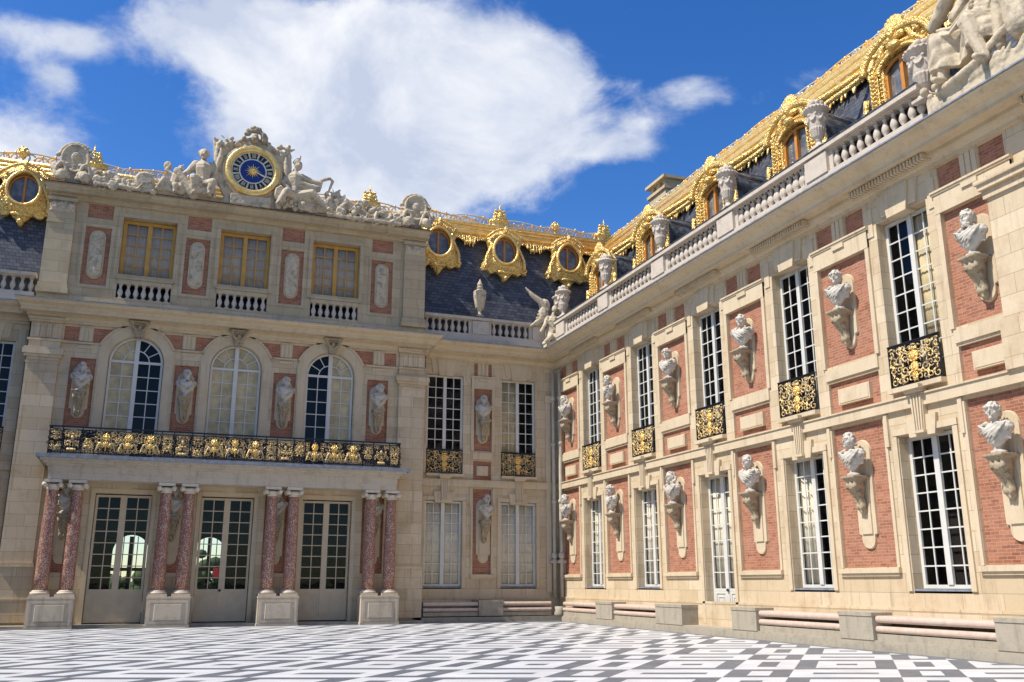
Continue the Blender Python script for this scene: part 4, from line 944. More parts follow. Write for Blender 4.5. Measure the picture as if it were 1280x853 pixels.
# busts ------------------------------------------------------
BK=['bearded marble bust','curly-haired marble bust','laurel-crowned marble bust','marble woman bust','long-haired marble bust','short-haired marble bust','long-bearded marble bust','laurelled marble bust']
place=['left of the first window','between first and second windows','between second and third windows','between third and fourth windows','between fourth and fifth windows','right of the fifth window']
for k,c in enumerate([39.15,34.45,29.6,24.85,20.05,15.35]):
    ku=[4,1,2,3,7,0][k]; kl=[5,2,4,1,5,7][k]
    tr=[.2,-.1,.3,.5,.2,.1][k]
    bust(k,FR,c,8.95,ku,BK[ku]+', right wing upper row, '+place[k],-PI/2,wing,-REC,True,tr)
    bust(k,FR,c,4.36,kl,BK[kl]+', right wing lower row, '+place[k],-PI/2,wing,-REC,False,tr*.5)
pw=['far left, beside the left pilaster','between left and middle arched windows','between middle and right arched windows','right of the three arched windows']
pl_=['behind the far left column pair','behind the second column pair from left','behind the third column pair from left','behind the far right column pair']
for k,c in enumerate(BX):
    kk=[4,0,2,7][k]; bust(k,FP,c,8.98,kk,BK[kk]+' above the balcony, '+pw[k],0,pav,-REC,True,.1)
    kk=[1,3,5,6][k]; bust(k,FP,c,4.2,kk,BK[kk]+' in the portico shade, '+pl_[k],0,pav,-REC,False,0)
bust(0,FB,13.62,8.95,3,BK[3]+' in the shaded bay, between the two upper windows',0,rec,-REC,True,-.2)
bust(0,FB,13.68,4.36,5,BK[5]+' in the shaded bay, between the two lower shuttered windows',0,rec,-REC,False,.2)
bust(0,FB,-8.85,8.95,3,BK[3]+' beyond the left side of the pavilion, upper storey',0,lrec,-REC,True,0)
# balustrades ------------------------------------------------
def balustrade(F,label,piers,u0,u1,org_,pw=.95,dpt=.17,zb=12.6):
    t=thing('roof_balustrade',label,'balustrade',org_,'stone balustrades along the eaves'); b=MB(); b.box(F,u0,u1,zb,12.98,-dpt,dpt); b.box(F,u0,u1,13.62,13.66,-.13,.15); b.box(F,u0,u1,13.66,13.8,-.24,.26); obj('rail',b,'baluster',t); b=MB(); b.box(F,u0,u1,13.803,13.83,-.26,.285); obj('lead_cap',b,'lead',t); b=MB(); b.box(F,u0,u1,12.6,13.78,-.40,-.34); obj('gutter_wall',b,'lead',t)
    edges=[u0]
    for p in piers:
        q=MB(); q.box(F,p-pw/2,p+pw/2,12.98,13.62,-dpt-.03,dpt+.04); q.box(F,p-pw/2-.16,p-pw/2,12.98,13.62,-.1,.1); q.box(F,p+pw/2,p+pw/2+.16,12.98,13.62,-.1,.1); obj('pier',q,'baluster',t); edges+=[p-pw/2-.16,p+pw/2+.16]
    edges.append(u1)
    for k in range(0,len(edges),2):
        a,b_=edges[k],edges[k+1]
        if b_-a<.35: continue
        n=max(1,round((b_-a)/.32))
        for j in range(n): link('baluster',BAL,t,Vector(F(a+(b_-a)*(j+.5)/n,12.98,0))-Vector(org_))
    return t
PR=[39.0,34.35,29.55,24.9,20.15]
balustrade(Rr(17.08),'long sunlit stone balustrade along the eaves of the right wing',PR,16.1,40.0,(17.08,28,12.6))
balustrade(B(40.33),'short stone balustrade above the shaded bay, pavilion to inner corner',[13.3,16.35],10.55,16.75,(13.6,40.33,12.6),pw=.8)
balustrade(B(40.33),'short stone balustrade at the far left, left of the pavilion attic',[-8.9],-12.6,-5.7,(-9,40.33,12.6),pw=.8)
# stone urns -------------------------------------------------
def urn_mb(h=1.75,r=.36,rng=None):
    m=MB(); m.box(IDF,-.26,.26,0,.09,-.26,.26); m.lathe((0,0,0),[(.22,.09),(.23,.14),(.13,.20),(.085,.28),(.12,.33),(.12,.36),(.17,.42),(.23,.56),(.275,.80),(.30,1.05),(.31,1.16),(.40,1.25),(.43,1.30),(.41,1.35),(.33,1.38),(.26,1.42)],28)
    for k in range(18): a=2*PI*k/18; m.cap((cos(a)*.17,sin(a)*.17,.45),(cos(a)*.245,sin(a)*.245,.68),.032,.045,6)
    for k in range(8):
        a0=2*PI*k/8; m.tube([((.315-.01*sin(t*PI))*cos(a0+t*.78),(.315-.01*sin(t*PI))*sin(a0+t*.78),1.08-.16*sin(t*PI)) for t in [q/8 for q in range(9)]],[.03,.035,.045,.055,.06,.055,.045,.035,.03],6); m.sph((cos(a0)*.33,sin(a0)*.33,1.1),.055,7,5)
    for k in range(22): a=2*PI*k/22; m.sph((cos(a)*.42,sin(a)*.42,1.31),.042,6,5)
    for k in range(12): a=2*PI*k/12+rng.uniform(-.1,.1); m.sph((cos(a)*.22,sin(a)*.22,1.45+rng.uniform(0,.06)),.09,7,5)
    m.sph((0,0,1.52),.16,8,6)
    return carve(m,.016,1,.002,9)
ur=random.Random(4); UM=mk(urn_mb(rng=ur),'baluster','stone_urn')
upos=['nearest the seated statue at upper right','second from the right end','middle of five along the eaves','second from the inner corner','nearest the inner corner statue']
for k,y in enumerate(PR[::-1]+[]):
    o=bpy.data.objects.new('stone_urn',UM); COL.objects.link(o); o.location=(17.08,y,13.84); o.rotation_euler=(0,0,k*1.3); o.scale=(.86,.86,1.0); tag(o,'carved stone urn on right wing balustrade, '+upos[k],'urn','stone urns on the balustrade')
o=bpy.data.objects.new('stone_urn',UM); COL.objects.link(o); o.location=(17.1,16.05,13.3); o.scale=(1.05,1.05,1.05); tag(o,'carved stone urn directly behind the knees of the large seated statue','urn','stone urns on the balustrade')
fu=MB(); fu.box(IDF,-.17,.17,0,.12,-.17,.17); fu.lathe((0,0,0),[(.15,.12),(.08,.2),(.07,.3),(.16,.45),(.24,.8),(.30,1.15),(.32,1.3),(.2,1.38),(.12,1.42),(.1,1.55),(.14,1.65),(.08,1.8),(.02,1.95)],16)
for k in range(14): a=2*PI*k/14; fu.cap((cos(a)*.17,sin(a)*.17,.5),(cos(a)*.28,sin(a)*.28,1.1),.04,.04,6); fu.sph((cos(a)*.12,sin(a)*.12,1.5),.05,6,4)
o=obj('flame_urn',carve(fu,.022,1,.01,9),'sculpture',origin=(0,0,0)); o.location=(13.3,40.33,13.84); tag(o,'slender stone vase with flame finial on middle pier of back balustrade','urn')
# ============================================================ statues and clock
def figure(m,F,s,J,head=None,female=False):
    """limb chain statue: J dict of joints in facade coordinates"""
    f=lambda k:F(*J[k])
    m.cap(f('hip'),f('belly'),.33*s,.31*s); m.cap(f('belly'),f('chest'),.30*s,.36*s); m.cap(f('chest'),f('neck'),.22*s,.12*s); m.sph(f('head'),(.17*s,.19*s,.22*s),12,10)
    h=Vector(F(*J['head'])); n=(Vector(F(J['head'][0],J['head'][1],J['head'][2]+1))-h).normalized()
    m.cap(h+n*.15*s+Vector((0,0,.03*s)),h+n*.21*s-Vector((0,0,.04*s)),.03*s,.035*s,6)
    for a,b,c,r1,r2,r3 in (('shL','elL','haL',.16,.115,.085),('shR','elR','haR',.16,.115,.085)):
        m.cap(f('chest'),f(a),.2*s,.15*s); m.cap(f(a),f(b),r1*s,r2*s); m.cap(f(b),f(c),r2*s,r3*s); m.sph(f(c),.085*s)
    for a,b in (('knL','ftL'),('knR','ftR')):
        m.cap(f('hip'),f(a),.25*s,.17*s); m.cap(f(a),f(b),.16*s,.10*s); q=Vector(f(b)); m.cap(q,q+n*.22*s-Vector((0,0,.03)),.085*s,.06*s)
def folds(m,F,pts0,pts1,n,r):
    for k in range(n):
        t=k/(n-1); P=[Vector(a).lerp(Vector(b),t) for a,b in zip(pts0,pts1)]; m.tube([F(p.x,p.y,p.z+.05*sin(k*2.3)) for p in P],[r*(.8+.4*((k*7)%3)/2)]*len(P),6)
FS=B(39.75); Z0=17.58
def heap(F,u0,u1,zbase,env,rng,n,vox=.026,d0=.15,d1=.6,kinds=True):
    m=MB(); m.box(F,u0,u1,zbase-.03,zbase+.1,d0,d1)
    for k in range(n):
        u=rng.uniform(u0,u1); h=env((u-u0)/(u1-u0)); z=zbase+rng.uniform(.0,1)*h; d=rng.uniform(d0,d1)*(1-.4*(z-zbase)/max(h,.1)); r=rng.uniform(.07,.17)
        ty=rng.random()
        if ty<.35: m.sph(F(u,z,d),(r,r*.8,r*rng.uniform(.7,1.5)),7,5,Matrix.Rotation(rng.uniform(-1,1),3,'Y'))
        elif ty<.6:
            a=rng.uniform(0,6.3); m.tube([F(u+r*1.7*(1-.6*t)*cos(a+t*5),z+r*1.7*(1-.6*t)*sin(a+t*5),d) for t in [i/8 for i in range(9)]],r*.35,6)
        elif ty<.85:
            a=rng.uniform(-1.2,1.2)+PI/2; l=rng.uniform(.15,.4); m.cap(F(u,z,d),F(u+cos(a)*l,min(z+sin(a)*l,zbase+h*1.15),d+.05),r*.5,r*.2,6)
        else: m.prism(F,[(u+r*1.3*cos(q*PI/4),z+r*1.5*sin(q*PI/4)) for q in range(8)],d,d+.09,.15)
    return carve(m,vox,1,.012,9)
def sculptures():
    rng=random.Random(31)
    # clock
    ck=thing('clock','round gilded clock with blue dial and sunburst in a carved stone cartouche on the pavilion','clock',(2.36,39.3,Z0))
    F=B(39.5); cx,cz=2.36,19.18
    m=MB(); P=[(1.1,17.55),(3.62,17.55),(3.5,17.95),(3.75,18.5),(3.95,19.4),(4.0,20.25),(3.75,20.35),(3.3,20.5),(2.9,20.75),(2.36,20.9),(1.8,20.75),(1.4,20.5),(.95,20.4),(.62,20.5),(.72,19.4),(.95,18.5),(1.2,17.95)]
    m.prism(F,P,-.15,.12)
    for s in (-1,1):
        m.tube([F(cx+s*(1.72-.2*t),17.75+2.6*t,.12) for t in [i/8 for i in range(9)]],.10,7); m.tube([F(cx+s*(1.5+.12*sin(t*5)),17.7+2.4*t,.2) for t in [i/8 for i in range(9)]],[.07,.1,.12,.1,.08,.1,.12,.09,.05],6)
        m.cap(F(cx+s*1.2,20.2,.15),F(cx+s*1.72,20.6,.1),.1,.05); m.cap(F(cx+s*1.0,20.4,.15),F(cx+s*1.45,20.75,.1),.07,.03)
        for k in range(12): m.sph(F(cx+s*rng.uniform(.4,1.5),20.3+rng.uniform(0,.35),.18),rng.uniform(.06,.12),6,5)
    m.tube([F(cx+1.22*cos(t),cz+1.22*sin(t),.15) for t in [2*PI*i/40 for i in range(40)]],.09,7,closed=True)
    m.box(F,1.5,3.2,17.55,18.0,.1,.35)
    obj('stone_cartouche',carve(m,.026,1,.015,8),'sculpture',ck)
    m=MB()  # garland and mask on top
    for k in range(60):
        a=rng.uniform(.0,PI); r=rng.uniform(.34,.52); m.sph(F(cx+cos(a)*r*1.05,20.62+sin(a)*r*1.35,.2),rng.uniform(.07,.12),6,5)
    m.sph(F(cx,20.75,.3),(.17,.16,.22),10,8); m.cap(F(cx,20.75,.45),F(cx,20.68,.52),.03,.04,6)
    obj('garlanded_mask',carve(m,.028,1,.02,8),'console',ck)
    Fc=lambda u,z,d:(cx+u,39.28-d,cz+z)
    ring=MB()
    prof=[(1.18,0),(1.18,.12),(1.12,.2),(1.04,.16),(.98,.2),(.92,.12),(.90,.0)]
    n=56
    vs=[Fc(r*cos(2*PI*k/n),r*sin(2*PI*k/n),d) for r,d in prof for k in range(n)]
    ring.add(vs,[(i*n+k,i*n+(k+1)%n,(i+1)*n+(k+1)%n,(i+1)*n+k) for i in range(len(prof)-1) for k in range(n)],True); obj('gilded_bezel',ring,'gold_smooth',ck)
    disc=lambda r0,n=48:[(r0*cos(2*PI*k/n),r0*sin(2*PI*k/n)) for k in range(n)]
    d=MB(); d.prism(Fc,disc(.915),-.05,.03); dial=obj('dial',d,'dial_ring',ck)
    d=MB(); d.prism(Fc,disc(.535),.03,.04); obj('blue_centre',d,'dial_blue',dial)
    d=MB(); nm=MB()
    NUM=['XII','I','II','III','IIII','V','VI','VII','VIII','IX','X','XI']
    for h in range(12):
        a=PI/2-2*PI*h/12; w=2*PI/12*.40
        A=[(.86*cos(a+w*t),.86*sin(a+w*t)) for t in (-1,-.5,0,.5,1)]; Bq=[(.60*cos(a+w*t),.60*sin(a+w*t)) for t in (1,.5,0,-.5,-1)]
        d.prism(Fc,A+Bq,.03,.04)
        s=NUM[h]; wd={'I':.045,'V':.09,'X':.09}; tot=sum(wd[c] for c in s); x=-tot/2
        ex=Vector((sin(a),-cos(a))); ey=Vector((cos(a),sin(a))); C=ey*.73
        def stroke(x0,y0,x1,y1,t=.011):
            p=C+ex*x0+ey*y0; q=C+ex*x1+ey*y1; dd=(q-p).normalized(); nn=Vector((-dd.y,dd.x))*t
            nm.prism(Fc,[tuple(p+nn),tuple(q+nn),tuple(q-nn),tuple(p-nn)],.04,.05)
        for c in s:
            W_=wd[c]; mxx=x+W_/2
            if c=='I': stroke(mxx,-.095,mxx,.095)
            if c=='V': stroke(x+.01,.095,mxx,-.095); stroke(x+W_-.01,.095,mxx,-.095,.008)
            if c=='X': stroke(x+.01,.095,x+W_-.01,-.095); stroke(x+W_-.01,.095,x+.01,-.095,.008)
            x+=W_
    obj('hour_cell',d,'dial_black',dial); obj('numerals',nm,'dial_ring',dial)
    s=MB(); pts=[]
    for k in range(32): r=(.38 if k%4==0 else .30) if k%2==0 else .15; a=2*PI*k/32; pts.append((r*cos(a),r*sin(a)))
    s.prism(Fc,pts,.05,.07,.1); s.sph(Fc(0,0,.08),(.15,.06,.15),14,8)
    s.sph(Fc(0,.0,.14),(.02,.03,.04),6,5)
    for q in (-1,1): s.sph(Fc(q*.05,.04,.125),(.02,.02,.012),6,4)
    obj('sunburst',s,'gold_smooth',ck)
    h=MB(); a=R_(-22); ex=Vector((cos(a),sin(a))); ny=Vector((-sin(a),cos(a)))
    h.prism(Fc,[tuple(ex*.1+ny*.02),tuple(ex*.45+ny*.035),tuple(ex*.66),tuple(ex*.45-ny*.035),tuple(ex*.1-ny*.02)],.09,.11); obj('clock_hand',h,'dial_ring',ck)
    # seated figure left of the clock
    J=dict(hip=(.35,18.2,.3),belly=(.32,18.55,.33),chest=(.3,19.0,.35),neck=(.28,19.4,.38),head=(.27,19.68,.42),shL=(-.02,19.2,.35),elL=(-.3,18.8,.4),haL=(-.5,18.55,.55),shR=(.6,19.2,.35),elR=(.85,18.8,.35),haR=(.85,18.4,.5),knL=(-.05,18.35,.85),ftL=(.0,17.72,.75),knR=(.72,18.25,.85),ftR=(.6,17.72,.8))
    m=MB(); figure(m,FS,1.12,J)
    for k in range(24): a=rng.uniform(-.3,PI+.3); m.sph(FS(.27+cos(a)*.2,19.72+sin(a)*.2,.4-rng.uniform(0,.15)),.06,6,4)
    for k in range(12): m.sph(FS(.27+rng.uniform(-.1,.1),19.5+rng.uniform(-.06,.05),.55),.05,6,4)
    folds(m,FS,[(-.2,18.5,.8),(.2,18.2,.75),(.75,18.4,.8)],[(-.15,17.95,.75),(.3,17.75,.7),(.8,17.9,.75)],6,.07)
    m.cap(FS(-.75,18.7,.5),FS(.0,17.7,.55),.16,.22); m.sph(FS(-.55,18.0,.35),(.35,.25,.35))
    o=obj('statue',carve(m,.021,1,.006,10),'sculpture',origin=(0,0,0)); o.location=(0,0,0); tag(o,'seated bare-chested bearded stone statue immediately left of the clock','statue','stone sculptures on the pavilion')
    # small figures farther left
    J=dict(hip=(-.85,18.0,.3),belly=(-.8,18.2,.32),chest=(-.72,18.48,.32),neck=(-.66,18.68,.35),head=(-.62,18.88,.38),shL=(-.9,18.55,.3),elL=(-1.2,18.75,.3),haL=(-1.05,19.0,.3),shR=(-.52,18.5,.35),elR=(-.4,18.3,.45),haR=(-.5,18.1,.5),knL=(-1.25,18.2,.6),ftL=(-1.5,17.75,.6),knR=(-.75,18.0,.65),ftR=(-.8,17.7,.6))
    m=MB(); figure(m,FS,.72,J)
    m.sph(FS(-1.15,19.0,.2),(.18,.15,.22)); m.cap(FS(-.7,18.9,.2),FS(-.5,19.15,.2),.1,.03)
    folds(m,FS,[(-1.5,18.2,.55),(-1.0,17.95,.5)],[(-1.4,17.8,.55),(-.7,17.75,.5)],5,.07)
    o=obj('statue',carve(m,.021,1,.006,10),'sculpture'); tag(o,'small reclining stone figure with wing, left of the seated bearded statue','statue','stone sculptures on the pavilion')
    # seated figure right of the clock
    J=dict(hip=(4.25,18.35,.3),belly=(4.22,18.7,.33),chest=(4.18,19.15,.33),neck=(4.2,19.55,.36),head=(4.32,19.82,.4),shL=(3.9,19.3,.35),elL=(3.68,18.9,.45),haL=(3.9,18.6,.6),shR=(4.5,19.3,.35),elR=(4.95,19.15,.4),haR=(5.35,19.1,.45),knL=(4.95,18.45,.75),ftL=(5.7,17.75,.8),knR=(3.85,18.35,.8),ftR=(3.5,17.75,.75))
    m=MB(); figure(m,FS,1.05,J)
    m.cap(FS(4.25,19.95,.4),FS(4.2,20.05,.3),.17,.1); m.cap(FS(4.3,20.15,.4),FS(4.12,20.0,.3),.06,.06); m.cap(FS(4.35,20.1,.4),FS(4.38,20.3,.4),.05,.04)
    folds(m,FS,[(3.85,19.3,.45),(4.3,19.1,.55),(5.0,18.9,.45),(5.4,19.0,.4)],[(4.0,18.7,.45),(4.4,18.5,.55),(5.0,18.55,.45),(5.3,18.75,.4)],7,.07)
    m.tube([FS(5.1,19.05,.4),FS(5.45,19.3,.4),FS(5.75,19.42,.4),FS(5.88,19.3,.4),FS(5.78,18.95,.4),FS(5.66,18.6,.4)],[.09,.09,.08,.075,.06,.03],7)
    m.prism(FS,[(3.3,18.1),(3.35,18.5),(3.6,18.7),(3.85,18.45),(3.75,18.0),(3.5,17.8)],.6,.75,.2)
    folds(m,FS,[(4.4,18.4,.5),(5.0,18.3,.5),(5.6,18.2,.4)],[(4.4,17.8,.5),(5.1,17.75,.5),(6.0,17.85,.4)],6,.1)
    for k in range(30): m.sph(FS(rng.uniform(3.5,5.2),Z0+rng.uniform(.05,.45),rng.uniform(.3,.6)),rng.uniform(.09,.16),6,5)
    o=obj('statue',carve(m,.021,1,.008,10),'sculpture'); tag(o,'reclining helmeted stone statue with curved banner immediately right of the clock','statue','stone sculptures on the pavilion')
    # crested shield trophies at both ends, carved heaps between
    for c,lb in ((-4.75,'oval stone shield trophy at the left end of the pavilion attic'),(9.85,'rounded stone shield trophy at the right end of the pavilion attic')):
        m=MB(); F=FS; z=18.55 if c<0 else 18.45
        m.prism(F,[(c+.52*cos(t),z+.2+.62*sin(t)) for t in [2*PI*i/24 for i in range(24)]],.0,.22,.1); m.tube([F(c+.5*cos(t),z+.2+.6*sin(t),.2) for t in [2*PI*i/28 for i in range(28)]],.07,6,closed=True)
        m.tube([F(c+.62*cos(t),z+.3+.62*sin(t),.05) for t in [PI*i/14 for i in range(15)]],.08,6); m.sph(F(c,z+.25,.25),(.16,.1,.2),8,6)
        m.box(F,c-.3,c+.3,17.58,18.4,.0,.2)
        for s in (-1,1):
            m.sph(F(c+s*.68,z+.32,.1),.1); m.cap(F(c+s*.75,18.25,.25),F(c+s*.25,18.35,.4),.14,.1); m.cap(F(c+s*.75,18.25,.25),F(c+s*.55,17.75,.45),.18,.14); m.tube([F(c+s*(.15+.5*t),17.7+.7*sin(t*2.6),.45) for t in [i/8 for i in range(9)]],.08,6); m.sph(F(c+s*.42,17.85,.5),(.2,.16,.24))
        o=obj('shield_trophy',carve(m,.028,1,.015,8),'sculpture'); tag(o,lb,'sculpture','stone sculptures on the pavilion')
    e1=lambda t:.55+.15*sin(t*9); e2=lambda t:1.25-.8*t+.12*sin(t*14)
    o=obj('trophy_heap',heap(FS,-3.9,-1.6,Z0,e1,random.Random(1),130),'sculpture'); tag(o,'low heap of carved stone leaves and arms left on the pavilion cornice','sculpture','stone sculptures on the pavilion')
    m=MB(); m.prism(FS,[(-2.0+.42*cos(t),18.05+.45*sin(t)) for t in [2*PI*i/16 for i in range(16)]],.45,.62,.25); m.box(FS,-2.2,-1.8,17.57,17.8,.2,.5)
    o=obj('stone_shield',carve(m,.028,1,.01,8),'sculpture'); tag(o,'dark round stone shield leaning left of the small reclining figure','shield','stone sculptures on the pavilion')
    o=obj('trophy_heap',heap(FS,5.7,9.1,Z0,e2,random.Random(2),230),'sculpture'); tag(o,'long sloping heap of carved trophies and foliage right of the clock figures','sculpture','stone sculptures on the pavilion')
    # corner group at the inner corner of the eaves
    F=lambda u,z,d:(16.75+u,39.95-d,z)
    m=MB(); s=.85
    J=dict(hip=(0,13.2,.1),belly=(.08,13.5,.1),chest=(.12,13.9,.1),neck=(.15,14.25,.15),head=(.2,14.5,.2),shL=(-.15,14.05,.1),elL=(-.3,13.7,.2),haL=(-.55,13.3,.25),shR=(.42,14.05,.1),elR=(.6,13.8,.1),haR=(.55,14.3,.1),knL=(-.15,13.0,.45),ftL=(-.5,12.65,.45),knR=(.25,13.0,.45),ftR=(.3,12.6,.5))
    figure(m,F,s,J); m.box(F,-.3,.5,12.55,12.8,-.1,.4)
    m.tube([F(-.15,14.4,0),F(-.5,14.9,0),F(-.9,15.15,0),F(-1.25,15.5,0)],[.2,.16,.12,.03],7)
    for k in range(7): m.cap(F(-.1,14.0+.05*k,-.05),F(-.75+.06*k,13.7+.17*k,-.05),.09,.06,6)
    m.sph(F(-.25,14.75,-.05),(.32,.22,.3)); m.cap(F(-.35,14.1,-.05),F(-.95,13.6,-.05),.1,.06)
    m.sph(F(-.3,14.3,0),(.25,.2,.4)); folds(m,F,[(-.3,13.9,.3),(.1,13.4,.35)],[(.4,13.8,.3),(.5,13.1,.35)],6,.06)
    for k in range(14): m.sph(F(rng.uniform(-.1,.5),rng.uniform(12.65,13.0),rng.uniform(.2,.45)),rng.uniform(.08,.14),6,5)
    o=obj('statue',carve(m,.02,1,.008,10),'sculpture'); tag(o,'winged stone figure perched on the eaves at the inner corner of the court','statue')
    o=bpy.data.objects.new('stone_urn',UM); COL.objects.link(o); o.location=(17.35,39.9,13.84); tag(o,'carved stone urn behind the winged figure at the inner corner','urn','stone urns on the balustrade')
    # large seated group on the right wing eaves
    F=Rr(17.0)
    st=thing('statue_group','large seated draped stone woman with trophies on the right wing eaves, top right','statue',(17,14.3,12.6))
    J=dict(hip=(14.0,14.15,.0),belly=(13.75,14.6,.05),chest=(13.55,15.2,.1),neck=(13.5,15.75,.15),head=(13.5,16.15,.2),shL=(14.0,15.45,.1),elL=(14.35,14.95,.25),haL=(14.5,14.6,.45),shR=(13.1,15.4,.1),elR=(12.8,14.9,.2),haR=(13.0,14.5,.4),knL=(14.95,14.2,.45),ftL=(15.0,13.2,.45),knR=(14.0,14.15,.6),ftR=(13.75,13.1,.5))
    m=MB(); figure(m,F,1.35,J)
    for a,b,r1,r2 in (((13.95,14.3,.0),(14.97,14.22,.38),.36,.25),((13.8,14.3,.05),(14.0,14.2,.45),.36,.26)): m.cap(F(*a),F(*b),r1,r2,12)
    S,T=90,44; sk=MB(); vs=[]
    for side in (0,1):
        for i_ in range(S+1):
            a=i_/S; u=15.42-1.95*a; kn=max(math.exp(-((a-.22)/.17)**2),math.exp(-((a-.74)/.17)**2)); zt=14.12+.30*kn; zh=13.52-.14*math.exp(-((a-.2)/.25)**2)+.10*sin(a*9)
            for j_ in range(T+1):
                t=j_/T; z=zt+(zh-zt)*t
                d=.26+.42*kn*(1-.25*t)+.10*t
                d+=.05*sin(a*34+3*t)*t**.7+.055*abs(sin((a*1.9+t*1.15)*PI*2.1))*(1-.5*t)
                vs.append(F(u+.03*sin(t*6+a*9),z,d if side==0 else d-.28))
    n_=T+1; o_=(S+1)*n_; fs=[]
    for i_ in range(S):
        for j_ in range(T): q=i_*n_+j_; fs.append((q,q+1,q+n_+1,q+n_)); q+=o_; fs.append((q,q+n_,q+n_+1,q+1))
    for i_ in range(S): q=i_*n_; fs.append((q,q+n_,q+n_+o_,q+o_)); q+=T; fs.append((q,q+o_,q+n_+o_,q+n_))
    for j_ in range(T): q=j_; fs.append((q,q+o_,q+1+o_,q+1)); q=S*n_+j_; fs.append((q,q+1,q+1+o_,q+o_))
    sk.add(vs,fs); m.add(sk.v,sk.f,True)
    folds(m,F,[(15.0,14.62,.35),(14.5,14.35,.5),(13.9,14.75,.4)],[(15.1,14.42,.55),(14.5,14.12,.62),(13.9,14.45,.6)],5,.04)
    obj('draped_figure',carve(m,.019,1,.004,8),'sculpture',st)
    m=MB(); m.tube([F(15.45,14.95,.1),F(15.15,15.05,.2),F(14.6,15.5,.25),F(14.1,15.95,.2),F(13.7,16.6,.1)],[.15,.17,.2,.24,.26],12)
    obj('cloth_roll',carve(m,.03,1,.004,8),'sculpture',st)
    m=MB(); m.box(F,12.2,15.6,12.5,12.95,-.3,.45)
    rg=random.Random(8)
    for k in range(34): m.sph(F(rg.uniform(14.9,15.65),rg.uniform(12.85,13.35),rg.uniform(.0,.45)),rg.uniform(.08,.15),7,5)
    for k in range(22): u=rg.uniform(12.4,14.9); m.cap(F(u,12.85,.42),F(u-.25,13.08,.5),.08,.03,6)
    m.tube([F(15.2,12.95,.5),F(14.5,13.0,.55),F(13.9,13.15,.5),F(13.4,13.5,.4),F(12.9,13.6,.4)],[.09,.1,.1,.1,.12],7)
    obj('carved_base',carve(m,.03,1,.012,8),'sculpture',st)
    m=MB(); c=(13.1,14.75)
    m.prism(F,[(c[0]+.42*cos(t),c[1]+.5*sin(t)) for t in [2*PI*i/22 for i in range(22)]],.3,.45,.2); m.tube([F(c[0]+.42*cos(t),c[1]+.5*sin(t),.42) for t in [2*PI*i/24 for i in range(24)]],.05,6,closed=True); m.cap(F(13.0,14.3,.3),F(12.9,13.5,.25),.3,.35); m.cap(F(13.4,14.3,.3),F(13.5,13.3,.3),.16,.13)
    obj('shield',carve(m,.03,1,.01,8),'sculpture',st)
sculptures()
# ============================================================ benches, pipes
def bench(F,a,b,label,org_,dep=.62,group='pink marble benches along the walls'):
    t=thing('stone_bench',label,'bench',org_,group)
    Fq=F
    def slab(z,r,d,nm):
        m=MB(); n=12; prof=[(d-.40,-r),(d-.02,-r)]+[(d+r*.9*sin(q),-r*cos(q)) for q in [PI*i/8 for i in range(1,8)]]+[(d-.02,r),(d-.40,r)]
        k=len(prof); vs=[Fq(a,z+pz,pd) for pd,pz in prof]+[Fq(b,z+pz,pd) for pd,pz in prof]
        m.add(vs,[tuple(range(k))[::-1],tuple(range(k,2*k))]+[(i,(i+1)%k,(i+1)%k+k,i+k) for i in range(k)]); o=obj(nm,m,'pinkslab',t)
        return o
    slab(.74,.085,dep-.1,'seat'); slab(.50,.08,dep-.08,'lower_slab')
    m=MB(); m.box(F,a,b,.24,.40,.02,dep-.04); m.box(F,a,b,.40,.82,.02,.12); obj('base',m,'stone_rough',t)
    return t
def pier(F,a,b,label,org_,dep=.68,h=.9):
    m=MB(); m.box(F,a,b,.24,h-.09,.03,dep); m.box(F,a-.01,b+.01,h-.09,h,.03,dep+.02)
    bm=obj('stone_pier',m,'stone_rough',origin=org_); tag(bm,label,'pier','rough stone piers between benches')
F=FR
bs=[((15.7,19.38),'long pink marble bench at the right edge, under the fifth window'),((20.65,24.3),'pink marble bench under the fourth window, right of the panelled door'),((30.45,33.9),'pink marble bench under the second window, left of the door'),((35.4,38.9),'pink marble bench under the first window, nearest the inner corner')]
for (a,b),lb in bs: bench(F,a,b,lb,(17.2,(a+b)/2,.24))
ps=[((14.0,15.68),'broad rough stone pier at the right end of the benches'),((19.4,20.63),'rough stone pier between the two benches right of the door'),((24.32,25.6),'rough stone pier just right of the panelled door'),((28.6,30.43),'rough stone block just left of the panelled door'),((33.92,35.38),'rough stone pier between the two benches left of the door')]
for (a,b),lb in ps: pier(F,a,b,lb,(17.1,(a+b)/2,.24))
def cbench(F,a,b,lb): bench(F,a,b,lb,((a+b)/2,40.2,.24),dep=.95)
cbench(FB,10.7,13.15,'shaded stone bench against the back wall, right of the portico')
cbench(FB,14.3,16.6,'shaded stone bench against the back wall, next to the inner corner')
pier(FB,13.17,14.28,'rough stone pier in the middle of the shaded back benches',(13.7,40.2,.24),dep=1.02)
cbench(FB,-12.4,-5.9,'shaded stone bench at the far left of the court')
m=MB(); m.lathe((16.78,39.2,.2),[(.2,0),(.26,.1),(.2,.25),(.22,.42)],12); o=obj('bench_support',m,'stone_rough',origin=(16.78,39.2,.2)); tag(o,'squat stone bench support in the inner corner','support')
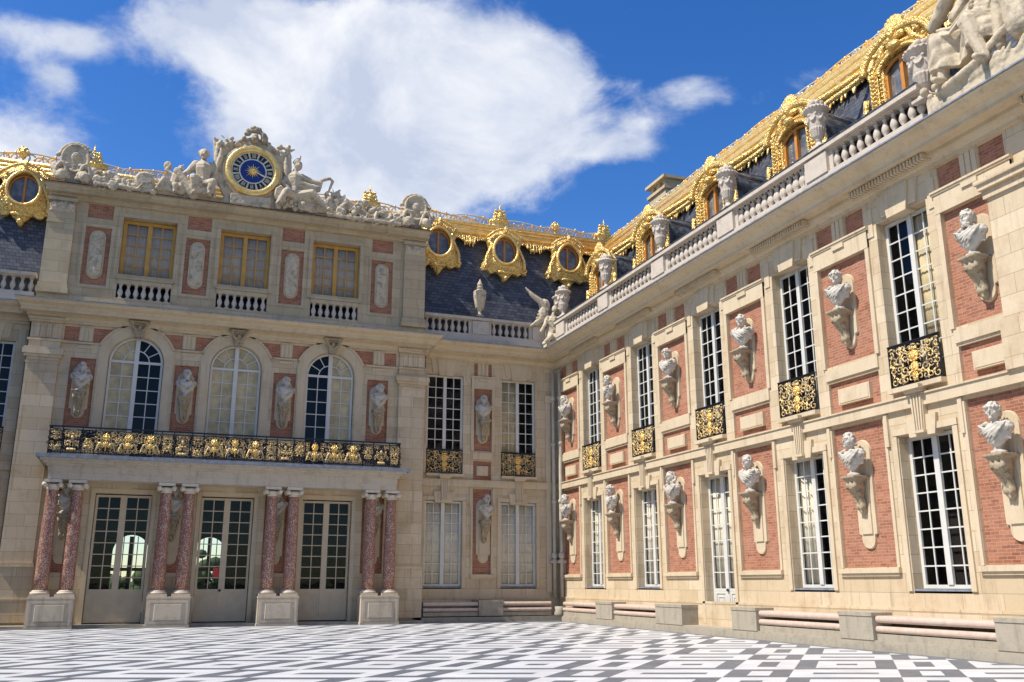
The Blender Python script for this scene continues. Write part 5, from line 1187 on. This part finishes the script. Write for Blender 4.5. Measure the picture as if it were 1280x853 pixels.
def pipe(x,y,label,s):
    m=MB(); m.tube([(x,y,1.0),(x,y,4),(x,y,8),(x,y,11.55)],.085,12)
    for z in (2.6,5.3,8,10.2): m.lathe((x,y,z-.08),[(.09,0),(.12,.02),(.12,.14),(.09,.16)],12)
    m.lathe((x,y,2.7),[(.1,0),(.15,.1),(.15,.2),(.1,.28)],12); m.box(lambda u,z,d:(x+u,y+d,z),-.2,.2,2.5,2.62,-.1,.1)
    tag(obj('drainpipe',m,'pipe',origin=(x,y,1.0)),label,'pipe','cream drainpipes in the inner corner')
pipe(17.08,40.42,'cream drainpipe on the shaded back wall beside the inner corner',0); pipe(17.27,40.05,'sunlit cream drainpipe on the right wing wall beside the inner corner',0)
# opposite wing of the court (outside the picture, shades and encloses the court)
opp=thing('palace_wing','plain stone palace wing on the opposite side of the court, beyond the left frame edge','building',(-15.6,22,0))
def opposite():
    Fo=lambda u,z,d:(-15.6+d,u,z); m=MB(); H=[]
    for c in RW: H+=[(c-.9,c+.9,1.42,5.22,.3),(c-.9,c+.9,6.42,11.02,.3)]
    sheet(m,Fo,4,40.6,0,11.75,H); obj('wall',m,'stone',opp)
    m=MB(); m.box(Fo,4,40.6,0,12.4,-3.4,-.4); obj('dark_backing',m,'void',opp)  # added black backing behind the openings, in place of unlit rooms
    for c in RB:
        c=c[0] if isinstance(c,tuple) else c
        m=MB(); m.box(Fo,c-.95,c+.95,7.5,10.4,0,.01); m.box(Fo,c-.95,c+.95,2,5.7,0,.01); obj('brick_panel',m,'brick',opp)
    obj('cornice',sweep(CORN,[(-15.6,4),(-15.6,40.6)],[(1,0),(1,0)]),'stone_plain',opp)
opposite()
# greenery beyond the hall, seen through the doors
def garden():
    m=MB(); rng=random.Random(2)
    for k in range(420):
        x=rng.uniform(-30,30); z=rng.uniform(0,3.4+1.5*sin(x*.5)); y=95+rng.uniform(-2,3); r=rng.uniform(.4,.9)
        m.sph((x,y,z),(r,r,r*.8),6,4)
    o=obj('far_trees',m,'green'); o['kind']='stuff'
    g=MB(); g.box(IDF,-60,60,-.01,.0,-94,-50); struct(obj('lawn',g,'green'))
garden()
print('objects',len(bpy.data.objects),'polys',sum(len(o.data.polygons) for o in bpy.data.objects if o.type=='MESH'))
